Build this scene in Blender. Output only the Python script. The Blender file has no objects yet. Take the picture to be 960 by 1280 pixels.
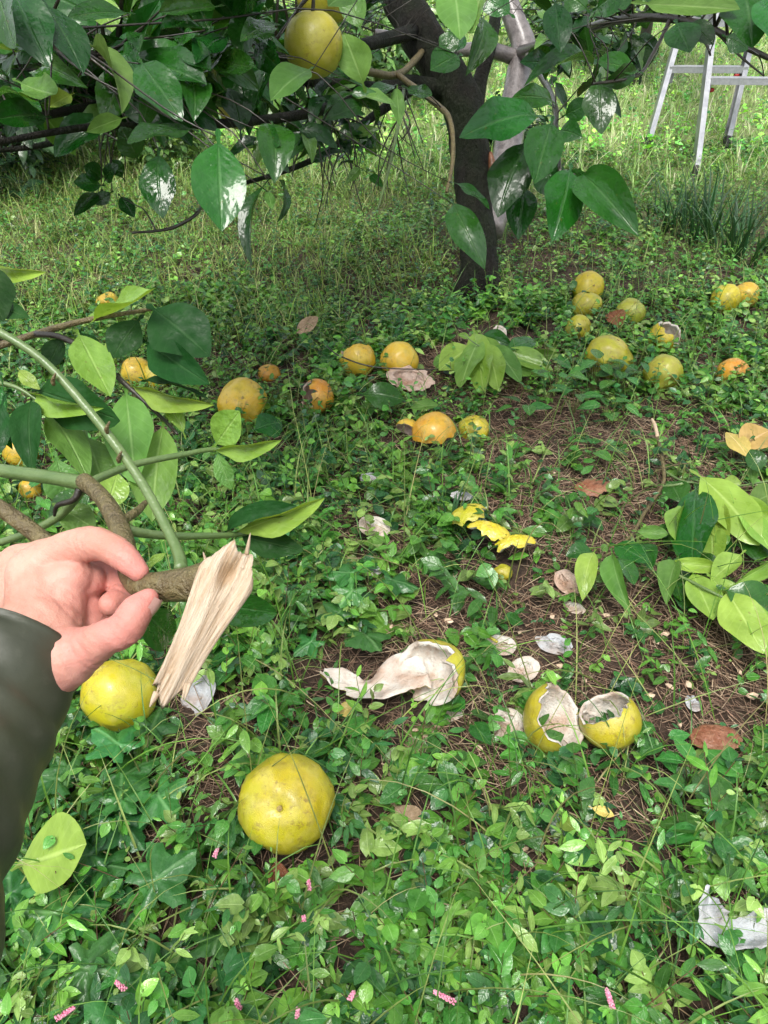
import bpy, math, random
import numpy as np
from mathutils import Vector, Matrix, noise as mnoise

random.seed(7)
RNG = np.random.default_rng(11)
scene = bpy.context.scene
COL = scene.collection
R = math.radians

# ------------------------------------------------------------------ camera
CAM_H = 1.15
PITCH = 37.0
VFOV = 69.0
F = 640.0 / math.tan(R(VFOV / 2))
cam_data = bpy.data.cameras.new("camera")
cam_data.sensor_fit = 'VERTICAL'
cam_data.angle = R(VFOV)
cam_data.clip_start = 0.02
cam_data.clip_end = 900
cam = bpy.data.objects.new("camera", cam_data)
COL.objects.link(cam)
cam.location = (0, 0, CAM_H)
cam.rotation_euler = (R(90 - PITCH), 0, 0)
scene.camera = cam

# ------------------------------------------------------------------ sky and sun (overcast, after rain)
SUN_EL, SUN_ROT = 66.0, 195.0
world = bpy.data.worlds.new("World")
scene.world = world
world.use_nodes = True
wn = world.node_tree
wn.nodes.clear()
sky = wn.nodes.new('ShaderNodeTexSky')
sky.sky_type = 'NISHITA'
sky.sun_disc = False
sky.sun_elevation = R(SUN_EL)
sky.sun_rotation = R(SUN_ROT)
sky.air_density = 1.0
sky.dust_density = 3.0
sky.ozone_density = 1.0
hsv = wn.nodes.new('ShaderNodeHueSaturation')
hsv.inputs['Saturation'].default_value = 0.30
bg = wn.nodes.new('ShaderNodeBackground')
bg.inputs['Strength'].default_value = 0.15
wo = wn.nodes.new('ShaderNodeOutputWorld')
wn.links.new(sky.outputs[0], hsv.inputs['Color'])
wn.links.new(hsv.outputs[0], bg.inputs['Color'])
wn.links.new(bg.outputs[0], wo.inputs['Surface'])

sun_data = bpy.data.lights.new("sun", 'SUN')
sun_data.energy = 1.5
sun_data.angle = R(24)
sun_data.color = (1.0, 0.96, 0.90)
sun = bpy.data.objects.new("sun", sun_data)
COL.objects.link(sun)
az = R(SUN_ROT)
sdir = Vector((math.sin(az) * math.cos(R(SUN_EL)), math.cos(az) * math.cos(R(SUN_EL)), math.sin(R(SUN_EL))))
sun.rotation_euler = sdir.to_track_quat('Z', 'Y').to_euler()

scene.view_settings.view_transform = 'Standard'
scene.view_settings.look = 'None'
scene.view_settings.exposure = 1.06
scene.view_settings.gamma = 1.0
scene.cycles.use_denoising = True
scene.cycles.use_adaptive_sampling = True
scene.cycles.adaptive_threshold = 0.025
scene.cycles.max_bounces = 4
scene.cycles.diffuse_bounces = 3
scene.cycles.glossy_bounces = 2
scene.cycles.transmission_bounces = 3
scene.cycles.transparent_max_bounces = 6
scene.cycles.caustics_reflective = False
scene.cycles.caustics_refractive = False

# ------------------------------------------------------------------ photo pixel -> world
SP, CP = math.sin(R(PITCH)), math.cos(R(PITCH))

def G(x, y):
    """terrain height"""
    s = np.maximum(0.0, np.asarray(y, float) - 4.3)
    s2 = np.minimum(s, 40.0)
    x = np.asarray(x, float)
    y = np.asarray(y, float)
    h = 0.11 * s2 * s2 / (s2 + 1.6)
    h = h + 0.012 * np.sin(3.1 * x + 1.3 * y) + 0.010 * np.sin(5.3 * y - 2.2 * x + 1.0) + 0.006 * np.sin(11.0 * x + 7.0 * y)
    return h

def gz(x, y):
    return float(G(x, y))

def at(px, py, d):
    """point at camera depth d on the pixel's ray"""
    u = (px - 480.0) / F
    v = (py - 640.0) / F
    return Vector((d * u, d * (CP - v * SP), CAM_H - d * (SP + v * CP)))

def depth_gp(px, py, h=0.0):
    v = (py - 640.0) / F
    k = SP + v * CP
    d = (CAM_H - h) / max(k, 0.03)
    d = min(d, 12)
    for _ in range(30):
        p = at(px, py, d)
        d2 = (CAM_H - h - gz(p.x, p.y)) / max(k, 0.03)
        d = 0.6 * d + 0.4 * min(d2, 14)
    return d

def gp(px, py, h=0.0):
    """point h above the ground that this pixel's ray meets"""
    return at(px, py, depth_gp(px, py, h))

def project(x, y, z):
    dz = z - CAM_H
    d = y * CP - dz * SP
    v = (-y * SP - dz * CP) / np.maximum(d, 1e-3)
    u = x / np.maximum(d, 1e-3)
    return 480 + u * F, 640 + v * F, d

CAMP = Vector((0, 0, CAM_H))

# ------------------------------------------------------------------ object helpers
def link(o, parent=None):
    COL.objects.link(o)
    if parent is not None:
        o.parent = parent
    return o

def tag(o, label=None, cat=None, group=None, kind=None):
    if label: o['label'] = label
    if cat: o['category'] = cat
    if group: o['group'] = group
    if kind: o['kind'] = kind
    return o

def empty(name, loc, label, cat, group=None):
    o = bpy.data.objects.new(name, None)
    o.empty_display_size = 0.05
    COL.objects.link(o)
    o.location = loc
    return tag(o, label, cat, group)

def origin(parent):
    return parent.location if parent is not None else Vector((0, 0, 0))

def mesh_obj(name, verts, faces, mat, parent=None, smooth=True, at_loc=None, uvs=None, root=None):
    """verts in world space (child of a translated Empty is re-based), one mesh object"""
    off = Vector(at_loc) if at_loc is not None else Vector((0, 0, 0))
    base = off if parent is None else Vector((root or parent).location)
    me = bpy.data.meshes.new(name)
    me.from_pydata([tuple(Vector(v) - base) for v in verts], [], faces)
    if smooth:
        me.polygons.foreach_set('use_smooth', [True] * len(me.polygons))
    if uvs is not None:
        uvl = me.uv_layers.new(name='UVMap')
        li = np.empty(len(me.loops), dtype=np.int32)
        me.loops.foreach_get('vertex_index', li)
        uvl.data.foreach_set('uv', np.asarray(uvs, dtype=np.float32)[li].ravel())
    me.materials.append(mat)
    me.update()
    o = bpy.data.objects.new(name, me)
    link(o, parent)
    if parent is None:
        o.location = off
    return o

def inst(name, me, M, parent=None):
    """object sharing mesh data, world matrix M"""
    o = bpy.data.objects.new(name, me)
    COL.objects.link(o)
    if parent is not None:
        o.parent = parent
        o.matrix_basis = Matrix.Translation(-Vector(parent.location)) @ M
    else:
        o.matrix_basis = M
    return o

def smooth_pts(pts, rad, sub=5):
    P = [Vector(p) for p in pts]
    n = len(P)
    if n < 3 or sub <= 1:
        return P, list(rad)
    op, orr = [], []
    for i in range(n - 1):
        p0, p1, p2, p3 = P[max(i - 1, 0)], P[i], P[i + 1], P[min(i + 2, n - 1)]
        for k in range(sub):
            t = k / sub
            t2, t3 = t * t, t * t * t
            op.append(0.5 * ((2 * p1) + (p2 - p0) * t + (2 * p0 - 5 * p1 + 4 * p2 - p3) * t2 + (3 * p1 - p0 - 3 * p2 + p3) * t3))
            orr.append(rad[i] * (1 - t) + rad[i + 1] * t)
    op.append(P[-1]); orr.append(rad[-1])
    return op, orr

def tube(pts, rad, sides=8, sub=5, lump=0.0, seed=0, cap=True, ell=None):
    P, Rr = smooth_pts(pts, rad, sub)
    V, Fc = [], []
    prev = None
    n = len(P)
    for i, p in enumerate(P):
        t = (P[min(i + 1, n - 1)] - P[max(i - 1, 0)])
        if t.length < 1e-9: t = Vector((0, 0, 1))
        t.normalize()
        if prev is None:
            a = Vector((0, 0, 1)) if abs(t.z) < 0.9 else Vector((1, 0, 0))
            nrm = (a - t * a.dot(t)).normalized()
        else:
            nrm = (prev - t * prev.dot(t)).normalized()
        prev = nrm
        b = t.cross(nrm)
        for k in range(sides):
            ang = 2 * math.pi * k / sides
            r = Rr[i]
            dvec = nrm * math.cos(ang) + b * math.sin(ang)
            if lump:
                q = (p + dvec * r)
                r *= 1 + lump * mnoise.noise(Vector((q.x * 14, q.y * 14, q.z * 9 + seed))) + 0.5 * lump * mnoise.noise(q * 45 + Vector((seed, 0, 0)))
            V.append(p + dvec * r)
    for i in range(n - 1):
        for k in range(sides):
            a = i * sides + k
            b2 = i * sides + (k + 1) % sides
            Fc.append((a, b2, b2 + sides, a + sides))
    if cap:
        Fc.append(tuple(reversed(range(sides))))
        Fc.append(tuple((n - 1) * sides + k for k in range(sides)))
    return V, Fc

def join(parts):
    V, Fc = [], []
    for v, f in parts:
        o = len(V)
        V += list(v)
        Fc += [tuple(i + o for i in q) for q in f]
    return V, Fc

def box(c, ax, ay, az_):
    """oriented box: centre and half axes"""
    V = [c + sx * ax + sy * ay + sz * az_ for sx in (-1, 1) for sy in (-1, 1) for sz in (-1, 1)]
    Fc = [(0, 1, 3, 2), (4, 6, 7, 5), (0, 4, 5, 1), (2, 3, 7, 6), (0, 2, 6, 4), (1, 5, 7, 3)]
    return V, Fc

# ------------------------------------------------------------------ materials
class NB:
    def __init__(s, name):
        s.m = bpy.data.materials.new(name)
        s.m.use_nodes = True
        s.t = s.m.node_tree
        s.t.nodes.clear()
        s.out = s.n('ShaderNodeOutputMaterial')
    def n(s, typ, **kw):
        nd = s.t.nodes.new(typ)
        for k, v in kw.items():
            setattr(nd, k, v)
        return nd
    def l(s, a, b):
        s.t.links.new(a, b)
    def setin(s, nd, idx, v):
        if hasattr(v, 'is_linked'):
            s.l(v, nd.inputs[idx])
        else:
            nd.inputs[idx].default_value = v
    def math(s, op, a, b=None, c=None, clamp=False):
        nd = s.n('ShaderNodeMath', operation=op)
        nd.use_clamp = clamp
        s.setin(nd, 0, a)
        if b is not None: s.setin(nd, 1, b)
        if c is not None: s.setin(nd, 2, c)
        return nd.outputs[0]
    def mr(s, v, a, b, c=0.0, d=1.0):
        nd = s.n('ShaderNodeMapRange')
        s.setin(nd, 0, v)
        for i, q in enumerate((a, b, c, d)): s.setin(nd, i + 1, q)
        return nd.outputs[0]
    def noise(s, vec, scale, detail=3.0, rough=0.55, dist=0.0):
        nd = s.n('ShaderNodeTexNoise')
        if vec is not None: s.l(vec, nd.inputs['Vector'])
        nd.inputs['Scale'].default_value = scale
        nd.inputs['Detail'].default_value = detail
        nd.inputs['Roughness'].default_value = rough
        nd.inputs['Distortion'].default_value = dist
        return nd.outputs[0]
    def vor(s, vec, scale, feat='F1', out=0):
        nd = s.n('ShaderNodeTexVoronoi', feature=feat)
        if vec is not None: s.l(vec, nd.inputs['Vector'])
        nd.inputs['Scale'].default_value = scale
        return nd.outputs[out]
    def mix(s, f, a, b, blend='MIX'):
        nd = s.n('ShaderNodeMix', data_type='RGBA', blend_type=blend)
        s.setin(nd, 0, f)
        for i, v in ((6, a), (7, b)):
            if hasattr(v, 'is_linked'): s.l(v, nd.inputs[i])
            else: nd.inputs[i].default_value = (*v, 1) if len(v) == 3 else v
        return nd.outputs[2]
    def hsv(s, col, h=0.5, sa=1.0, v=1.0):
        nd = s.n('ShaderNodeHueSaturation')
        s.setin(nd, 0, h); s.setin(nd, 1, sa); s.setin(nd, 2, v)
        s.setin(nd, 3, 1.0)
        if hasattr(col, 'is_linked'): s.l(col, nd.inputs['Color'])
        else: nd.inputs['Color'].default_value = (*col, 1)
        return nd.outputs[0]
    def obj(s):
        return s.n('ShaderNodeTexCoord').outputs['Object']
    def pos(s):
        return s.n('ShaderNodeNewGeometry').outputs['Position']
    def rand(s):
        return s.n('ShaderNodeObjectInfo').outputs['Random']
    def bump(s, h, strength=0.3, dist=0.01):
        nd = s.n('ShaderNodeBump')
        nd.inputs['Strength'].default_value = strength
        nd.inputs['Distance'].default_value = dist
        s.l(h, nd.inputs['Height'])
        return nd.outputs[0]
    def bsdf(s, col, rough=0.5, spec=0.5, normal=None, coat=0.0, coat_rough=0.06, metal=0.0, sss=0.0, sss_r=None, coat_normal=None):
        b = s.n('ShaderNodeBsdfPrincipled')
        if hasattr(col, 'is_linked'): s.l(col, b.inputs['Base Color'])
        else: b.inputs['Base Color'].default_value = (*col, 1)
        s.setin(b, 'Roughness', rough)
        s.setin(b, 'Specular IOR Level', spec)
        b.inputs['Metallic'].default_value = metal
        s.setin(b, 'Coat Weight', coat)
        s.setin(b, 'Coat Roughness', coat_rough)
        if sss:
            b.inputs['Subsurface Weight'].default_value = sss
            b.inputs['Subsurface Scale'].default_value = 0.01
            if sss_r: b.inputs['Subsurface Radius'].default_value = sss_r
        if normal is not None: s.l(normal, b.inputs['Normal'])
        if coat_normal is not None: s.l(coat_normal, b.inputs['Coat Normal'])
        return b.outputs[0]
    def done(s, sh):
        s.l(sh, s.out.inputs['Surface'])
        return s.m

def leaf_mat(name, col=None, nv=9.0, slope=2.2, rough=0.3, coat=0.6, transl=0.25, var=0.25, drop=0.0, nscale=6.0, veinmix=0.35, attr=False, spots=0.0, bumpd=0.01, tcol=None, spec=0.35):
    b = NB(name)
    if attr:
        at_ = b.n('ShaderNodeAttribute', attribute_name='Col')
        base = at_.outputs['Color']
        vec = b.pos()
    else:
        vec = b.obj()
        r = b.rand()
        base = b.hsv(col, b.mr(r, 0, 1, 0.485, 0.515), 1.0, b.mr(b.math('FRACT', b.math('MULTIPLY', r, 7.31)), 0, 1, 1 - var, 1 + var))
    uv = b.n('ShaderNodeUVMap', uv_map='UVMap').outputs[0]
    sep = b.n('ShaderNodeSeparateXYZ'); b.l(uv, sep.inputs[0])
    a = b.math('ABSOLUTE', b.math('MULTIPLY', b.math('SUBTRACT', sep.outputs[0], 0.5), 2.0))
    ph = b.math('SUBTRACT', b.math('MULTIPLY', sep.outputs[1], nv), b.math('MULTIPLY', a, slope))
    w = b.math('SINE', b.math('MULTIPLY', ph, 6.2832))
    vein = b.mr(w, 0.86, 1.0)
    mid = b.mr(a, 0.02, 0.09, 1.0, 0.0)
    nz = b.noise(vec, nscale, 4)
    c1 = b.mix(b.mr(nz, 0.3, 0.7), b.hsv(base, 0.5, 1.05, 0.72), b.hsv(base, 0.492, 1.0, 1.22))
    c2 = b.mix(b.math('MULTIPLY', vein, veinmix * 0.3), c1, b.hsv(base, 0.48, 0.85, 1.9))
    c3 = b.mix(b.math('MULTIPLY', mid, veinmix * 1.1, clamp=True), c2, b.hsv(base, 0.475, 0.8, 2.2))
    if spots:
        sp = b.mr(b.noise(vec, nscale * 5, 2), 0.70, 0.74)
        c3 = b.mix(b.math('MULTIPLY', sp, spots), c3, (0.16, 0.11, 0.03))
    h = b.math('ADD', b.math('MULTIPLY', w, -0.022), b.math('MULTIPLY', nz, 1.4))
    h = b.math('SUBTRACT', h, b.math('MULTIPLY', mid, 0.3))
    nrm = b.bump(h, 0.55, bumpd)
    rn = b.mr(b.noise(vec, nscale * 2.3, 3), 0.35, 0.65, rough * 0.6, rough * 1.5)
    cn = None
    if drop:
        vd = b.n('ShaderNodeTexVoronoi', feature='F1'); b.l(vec, vd.inputs['Vector']); vd.inputs['Scale'].default_value = drop
        sc_ = b.n('ShaderNodeSeparateColor'); b.l(vd.outputs['Color'], sc_.inputs[0])
        dome = b.math('MULTIPLY', b.mr(vd.outputs['Distance'], 0.0, 0.36, 1.0, 0.0), b.mr(sc_.outputs[0], 0.80, 0.84))
        hh = b.math('ADD', b.math('MULTIPLY', h, 0.6), b.math('MULTIPLY', dome, 0.35))
        cn = b.bump(hh, 0.6, bumpd)
    sh = b.bsdf(c3, rn, spec, nrm, coat, 0.06, coat_normal=cn if cn is not None else nrm)
    if transl:
        tr = b.n('ShaderNodeBsdfTranslucent')
        b.l(b.hsv(c3, 0.475, 1.1, 1.7) if tcol is None else b.hsv(tcol, 0.5, 1, 1), tr.inputs['Color'])
        mx = b.n('ShaderNodeMixShader')
        mx.inputs[0].default_value = transl
        b.l(sh, mx.inputs[1]); b.l(tr.outputs[0], mx.inputs[2])
        sh = mx.outputs[0]
    return b.done(sh)

def fruit_mat(name, c_a, c_b, scar=(0.16, 0.09, 0.03), scar_amt=0.6):
    b = NB(name)
    o = b.obj()
    r = b.rand()
    cmb = b.n('ShaderNodeVectorMath', operation='ADD')
    cx = b.n('ShaderNodeCombineXYZ'); b.l(b.math('MULTIPLY', r, 13.0), cx.inputs[0])
    b.l(o, cmb.inputs[0]); b.l(cx.outputs[0], cmb.inputs[1])
    v = cmb.outputs[0]
    n1 = b.noise(v, 9, 3)
    n2 = b.noise(v, 45, 4)
    c = b.mix(b.mr(n1, 0.35, 0.65), c_a, c_b)
    c = b.mix(b.math('MULTIPLY', b.mr(n2, 0.45, 0.75), 0.30), c, (0.60, 0.52, 0.22))
    c = b.mix(b.math('MULTIPLY', b.mr(b.noise(v, 22, 4, 0.65), 0.50, 0.64), 0.5), c, (0.27, 0.22, 0.03))
    sp = b.math('MULTIPLY', b.mr(b.noise(v, 70, 5, 0.7), 0.54, 0.64), b.mr(b.noise(v, 16, 2), 0.46, 0.58))
    c = b.mix(b.math('MULTIPLY', sp, scar_amt), c, scar)
    fine = b.mr(b.vor(v, 150), 0.0, 0.10, 1, 0)
    c = b.mix(b.math('MULTIPLY', fine, 0.35), c, b.hsv(c, 0.49, 1.1, 0.55))
    pit = b.math('MULTIPLY', b.mr(b.vor(v, 420), 0.0, 0.5), 0.5)
    h = b.math('ADD', pit, b.math('MULTIPLY', n2, 0.9))
    nrm = b.bump(h, 0.35, 0.004)
    return b.done(b.bsdf(c, b.mr(n2, 0.3, 0.7, 0.28, 0.5), 0.5, nrm, 0.22, 0.18, sss=0.06, sss_r=(1, 0.7, 0.2)))

def pith_mat(name, c_a, c_b, brown=0.5):
    b = NB(name)
    o = b.obj()
    n1 = b.noise(o, 28, 5, 0.65)
    n2 = b.noise(o, 140, 4, 0.6)
    n3 = b.noise(o, 12, 3)
    c = b.mix(b.mr(n1, 0.4, 0.68), c_a, c_b)
    c = b.mix(b.math('MULTIPLY', b.mr(n3, 0.5, 0.68), brown), c, (0.30, 0.16, 0.09))
    c = b.mix(b.math('MULTIPLY', b.mr(n2, 0.62, 0.72), brown * 0.6), c, (0.22, 0.12, 0.07))
    nrm = b.bump(b.math('ADD', n1, b.math('MULTIPLY', n2, 0.35)), 0.8, 0.012)
    return b.done(b.bsdf(c, 0.55, 0.4, nrm, 0.12, 0.2, sss=0.12, sss_r=(1, 0.8, 0.6)))

def plain_mat(name, c_a, c_b, scale=20, rough=0.6, coat=0.0, bump=0.4, bd=0.01, metal=0.0, spec=0.5, coatr=0.1):
    b = NB(name)
    o = b.obj()
    n1 = b.noise(o, scale, 4, 0.6)
    c = b.mix(b.mr(n1, 0.35, 0.65), c_a, c_b)
    n2 = b.noise(o, scale * 4, 4, 0.6)
    nrm = b.bump(b.math('ADD', n1, b.math('MULTIPLY', n2, 0.5)), bump, bd)
    return b.done(b.bsdf(c, b.mr(n2, 0.3, 0.7, rough * 0.75, rough * 1.25), spec, nrm, coat, coatr, metal))

MAT = {}
# citrus leaves (tree): wet, dark, glossy
MAT['cit_dark'] = leaf_mat('citrus_leaf_dark', (0.010, 0.062, 0.008), rough=0.30, coat=0.42, spec=0.22, transl=0.18, drop=26, nscale=2.6, bumpd=0.007, var=0.35)
MAT['cit_mid'] = leaf_mat('citrus_leaf_mid', (0.016, 0.092, 0.011), rough=0.26, coat=0.55, spec=0.25, transl=0.22, spots=0.25, drop=26, nscale=2.6, bumpd=0.007, var=0.3)
MAT['cit_shade'] = leaf_mat('citrus_leaf_matte_shaded', (0.012, 0.058, 0.011), rough=0.55, coat=0.0, spec=0.18, transl=0.2, nscale=3.0, bumpd=0.005, var=0.3)  # held leaves facing away from the light: shade put into a dull dark green
MAT['cit_under'] = leaf_mat('citrus_leaf_underside', (0.105, 0.235, 0.045), rough=0.5, coat=0.12, transl=0.3, drop=0, nscale=3.0, bumpd=0.006, var=0.25, veinmix=0.35)
MAT['cit_pale'] = leaf_mat('citrus_leaf_pale', (0.20, 0.345, 0.055), rough=0.4, coat=0.3, transl=0.25, drop=0, nscale=3.0, bumpd=0.006, var=0.15, veinmix=0.25, spots=0.5)
MAT['cit_stuff'] = leaf_mat('citrus_leaf_mass', rough=0.32, coat=0.4, transl=0.18, attr=True, nscale=25, bumpd=0.004)
# ground plants
MAT['weed'] = leaf_mat('weed_leaf', rough=0.32, coat=0.42, transl=0.26, attr=True, nv=6, slope=1.4, drop=0, nscale=60, bumpd=0.0035, veinmix=0.3)
MAT['weed_far'] = leaf_mat('weed_leaf_far', rough=0.32, coat=0.45, transl=0.22, attr=True, nv=4, slope=1, nscale=40, bumpd=0.003, veinmix=0.1)
MAT['grass'] = leaf_mat('grass_blade', rough=0.4, coat=0.25, transl=0.3, attr=True, nv=0.0, slope=0, nscale=30, bumpd=0.001, veinmix=0.2)
MAT['lobed'] = leaf_mat('lobed_leaf', (0.034, 0.150, 0.032), rough=0.36, coat=0.3, transl=0.2, nv=4, slope=1.6, drop=20, nscale=4.0, bumpd=0.006, veinmix=0.5, var=0.35)
MAT['ovate'] = leaf_mat('ovate_leaf', (0.040, 0.160, 0.026), rough=0.32, coat=0.35, transl=0.22, nv=5, slope=1.4, drop=20, nscale=4.0, bumpd=0.006, veinmix=0.45, var=0.4)
MAT['iris'] = leaf_mat('clump_blade', (0.028, 0.095, 0.030), rough=0.35, coat=0.4, transl=0.2, nv=0, slope=0, nscale=3.0, var=0.4, bumpd=0.01)
MAT['f_yellow'] = fruit_mat('rind_yellow', (0.50, 0.385, 0.012), (0.42, 0.40, 0.016))
MAT['f_gold'] = fruit_mat('rind_gold', (0.55, 0.335, 0.015), (0.53, 0.40, 0.035))
MAT['f_orange'] = fruit_mat('rind_orange', (0.55, 0.215, 0.012), (0.54, 0.31, 0.022))
MAT['f_green'] = fruit_mat('rind_green', (0.26, 0.31, 0.022), (0.35, 0.34, 0.022))
MAT['f_lime'] = fruit_mat('rind_lime', (0.34, 0.345, 0.016), (0.42, 0.35, 0.018))
MAT['f_hang'] = fruit_mat('rind_hanging', (0.48, 0.42, 0.035), (0.40, 0.38, 0.035))
MAT['pith'] = pith_mat('pith_white', (0.60, 0.565, 0.50), (0.52, 0.40, 0.31), 0.6)
MAT['pith_pink'] = pith_mat('pith_pinkish', (0.50, 0.38, 0.31), (0.42, 0.28, 0.21), 0.75)
MAT['pith_cool'] = pith_mat('pith_cool', (0.46, 0.48, 0.50), (0.34, 0.33, 0.32), 0.4)
MAT['brown_peel'] = pith_mat('rotten_peel', (0.20, 0.07, 0.032), (0.30, 0.15, 0.085), 0.9)
MAT['dry_leaf'] = leaf_mat('dry_leaf', (0.33, 0.23, 0.15), rough=0.6, coat=0.1, transl=0.1, nscale=4, bumpd=0.03, veinmix=0.2)
MAT['dry_leaf_brown'] = leaf_mat('dry_leaf_brown', (0.17, 0.075, 0.03), rough=0.6, coat=0.15, transl=0.05, nscale=4, bumpd=0.04, veinmix=0.2)
MAT['tan_leaf'] = leaf_mat('yellowed_leaf', (0.55, 0.42, 0.12), rough=0.45, coat=0.2, transl=0.2, nscale=3, bumpd=0.006, veinmix=0.25, spots=0.6)
MAT['stem_green'] = plain_mat('green_stem', (0.085, 0.145, 0.040), (0.125, 0.185, 0.062), 30, 0.4, 0.2, 0.5, 0.003)
MAT['stem_weed'] = plain_mat('weed_stem', (0.07, 0.13, 0.03), (0.14, 0.10, 0.04), 12, 0.5, 0.1, 0.2, 0.003)
MAT['twig'] = plain_mat('twig_bark', (0.014, 0.011, 0.008), (0.036, 0.030, 0.019), 30, 0.4, 0.2, 0.5, 0.004)
MAT['stem_brown'] = plain_mat('branch_bark', (0.095, 0.070, 0.030), (0.16, 0.13, 0.050), 70, 0.5, 0.12, 0.9, 0.006)
MAT['pink'] = plain_mat('pink_bud', (0.70, 0.16, 0.30), (0.80, 0.42, 0.50), 200, 0.5, 0.1, 0.2, 0.002)
MAT['button'] = plain_mat('fruit_button', (0.34, 0.25, 0.07), (0.26, 0.17, 0.06), 200, 0.6, 0.0, 0.6, 0.003)
MAT['crumb'] = pith_mat('pith_crumb', (0.62, 0.48, 0.34), (0.60, 0.40, 0.26), 0.2)
MAT['alu'] = plain_mat('aluminium', (0.28, 0.29, 0.305), (0.36, 0.37, 0.38), 15, 0.38, 0.0, 0.1, 0.002, metal=0.75)
MAT['alu_dark'] = plain_mat('aluminium_tread', (0.40, 0.41, 0.42), (0.50, 0.51, 0.52), 60, 0.45, 0.0, 0.3, 0.002, metal=0.7)
MAT['rubber'] = plain_mat('rubber_foot', (0.02, 0.02, 0.02), (0.03, 0.03, 0.03), 40, 0.7)
MAT['red_cap'] = plain_mat('red_cap', (0.45, 0.03, 0.03), (0.50, 0.05, 0.04), 40, 0.4)

def bark_mat():
    b = NB('trunk_bark')
    o = b.pos()
    mp = b.n('ShaderNodeMapping'); b.l(o, mp.inputs[0]); mp.inputs['Scale'].default_value = (1, 1, 0.35)
    n1 = b.noise(mp.outputs[0], 22, 5, 0.65)
    n2 = b.noise(mp.outputs[0], 90, 5, 0.65)
    n3 = b.noise(o, 7, 3)
    c = b.mix(b.mr(n1, 0.35, 0.68), (0.006, 0.0055, 0.004), (0.020, 0.017, 0.012))
    c = b.mix(b.math('MULTIPLY', b.mr(n3, 0.42, 0.62), 0.8), c, (0.012, 0.020, 0.007))
    c = b.mix(b.mr(n2, 0.70, 0.76), c, (0.07, 0.065, 0.05))
    nrm = b.bump(b.math('ADD', n1, b.math('MULTIPLY', n2, 0.8)), 1.0, 0.03)
    return b.done(b.bsdf(c, b.mr(n2, 0.3, 0.7, 0.45, 0.75), 0.22, nrm, 0.0, 0.3))
MAT['bark'] = bark_mat()

def bark_pale():
    b = NB('wet_pale_bark')
    o = b.pos()
    n1 = b.noise(o, 30, 5, 0.65)
    n2 = b.noise(o, 120, 4, 0.65)
    c = b.mix(b.mr(n1, 0.35, 0.68), (0.12, 0.105, 0.10), (0.27, 0.24, 0.23))
    c = b.mix(b.mr(n2, 0.62, 0.7), c, (0.08, 0.06, 0.05))
    nrm = b.bump(b.math('ADD', n1, b.math('MULTIPLY', n2, 0.6)), 0.5, 0.008)
    return b.done(b.bsdf(c, 0.36, 0.5, nrm, 0.5, 0.2))
MAT['bark_pale'] = bark_pale()
MAT['scar'] = plain_mat('bark_wound', (0.20, 0.075, 0.03), (0.10, 0.045, 0.02), 40, 0.6, 0.15)

def soil_mat():
    b = NB('soil')
    o = b.pos()
    n1 = b.noise(o, 5, 5, 0.6)
    n2 = b.noise(o, 60, 6, 0.7)
    n3 = b.noise(o, 0.9, 3)
    c = b.mix(b.mr(n2, 0.35, 0.68), (0.026, 0.017, 0.012), (0.085, 0.055, 0.037))
    c = b.mix(b.math('MULTIPLY', b.mr(n1, 0.5, 0.7), 0.5), c, (0.13, 0.083, 0.055))
    sep = b.n('ShaderNodeSeparateXYZ'); b.l(o, sep.inputs[0])
    far = b.mr(b.math('ADD', sep.outputs[1], b.math('MULTIPLY', n3, 2.0)), 4.6, 6.6)
    gcol = b.mix(b.mr(n1, 0.35, 0.65), (0.16, 0.25, 0.07), (0.32, 0.36, 0.15))
    c = b.mix(b.math('MULTIPLY', far, 0.85), c, gcol)
    nrm = b.bump(b.math('ADD', n2, b.math('MULTIPLY', n1, 0.5)), 0.9, 0.02)
    return b.done(b.bsdf(c, 0.75, 0.35, nrm))
MAT['soil'] = soil_mat()

def straw_mat():
    b = NB('straw')
    at_ = b.n('ShaderNodeAttribute', attribute_name='Col')
    return b.done(b.bsdf(at_.outputs['Color'], 0.55, 0.4, None, 0.1))
MAT['straw'] = straw_mat()

# ------------------------------------------------------------------ ground sheet
def build_ground():
    nu, nv_ = 200, 240
    us = np.linspace(-1, 1, nu)
    xs = np.sinh(us * 5.2) / np.sinh(5.2) * 260
    vs = np.linspace(0, 1, nv_)
    ys = -12 + 0 * vs
    ys = np.sinh((vs * 1.25 - 0.25) * 5.0) / np.sinh(5.0) * 320 + 1.0
    X, Y = np.meshgrid(xs, ys)
    Z = G(X, Y)
    rn = RNG.normal(0, 1, X.shape)
    near = np.exp(-((X / 3) ** 2 + ((Y - 1.5) / 3) ** 2))
    Z = Z + rn * 0.004 * near
    V = np.stack([X, Y, Z], -1).reshape(-1, 3)
    i = np.arange(nv_ - 1)[:, None] * nu + np.arange(nu - 1)[None, :]
    Fc = np.stack([i, i + 1, i + nu + 1, i + nu], -1).reshape(-1, 4)
    me = bpy.data.meshes.new('ground')
    me.from_pydata(V.tolist(), [], Fc.tolist())
    me.polygons.foreach_set('use_smooth', [True] * len(me.polygons))
    me.materials.append(MAT['soil'])
    o = bpy.data.objects.new('ground', me)
    COL.objects.link(o)
    tag(o, 'dark brown orchard soil rising to a grassy slope', 'ground', kind='structure')
build_ground()

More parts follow.
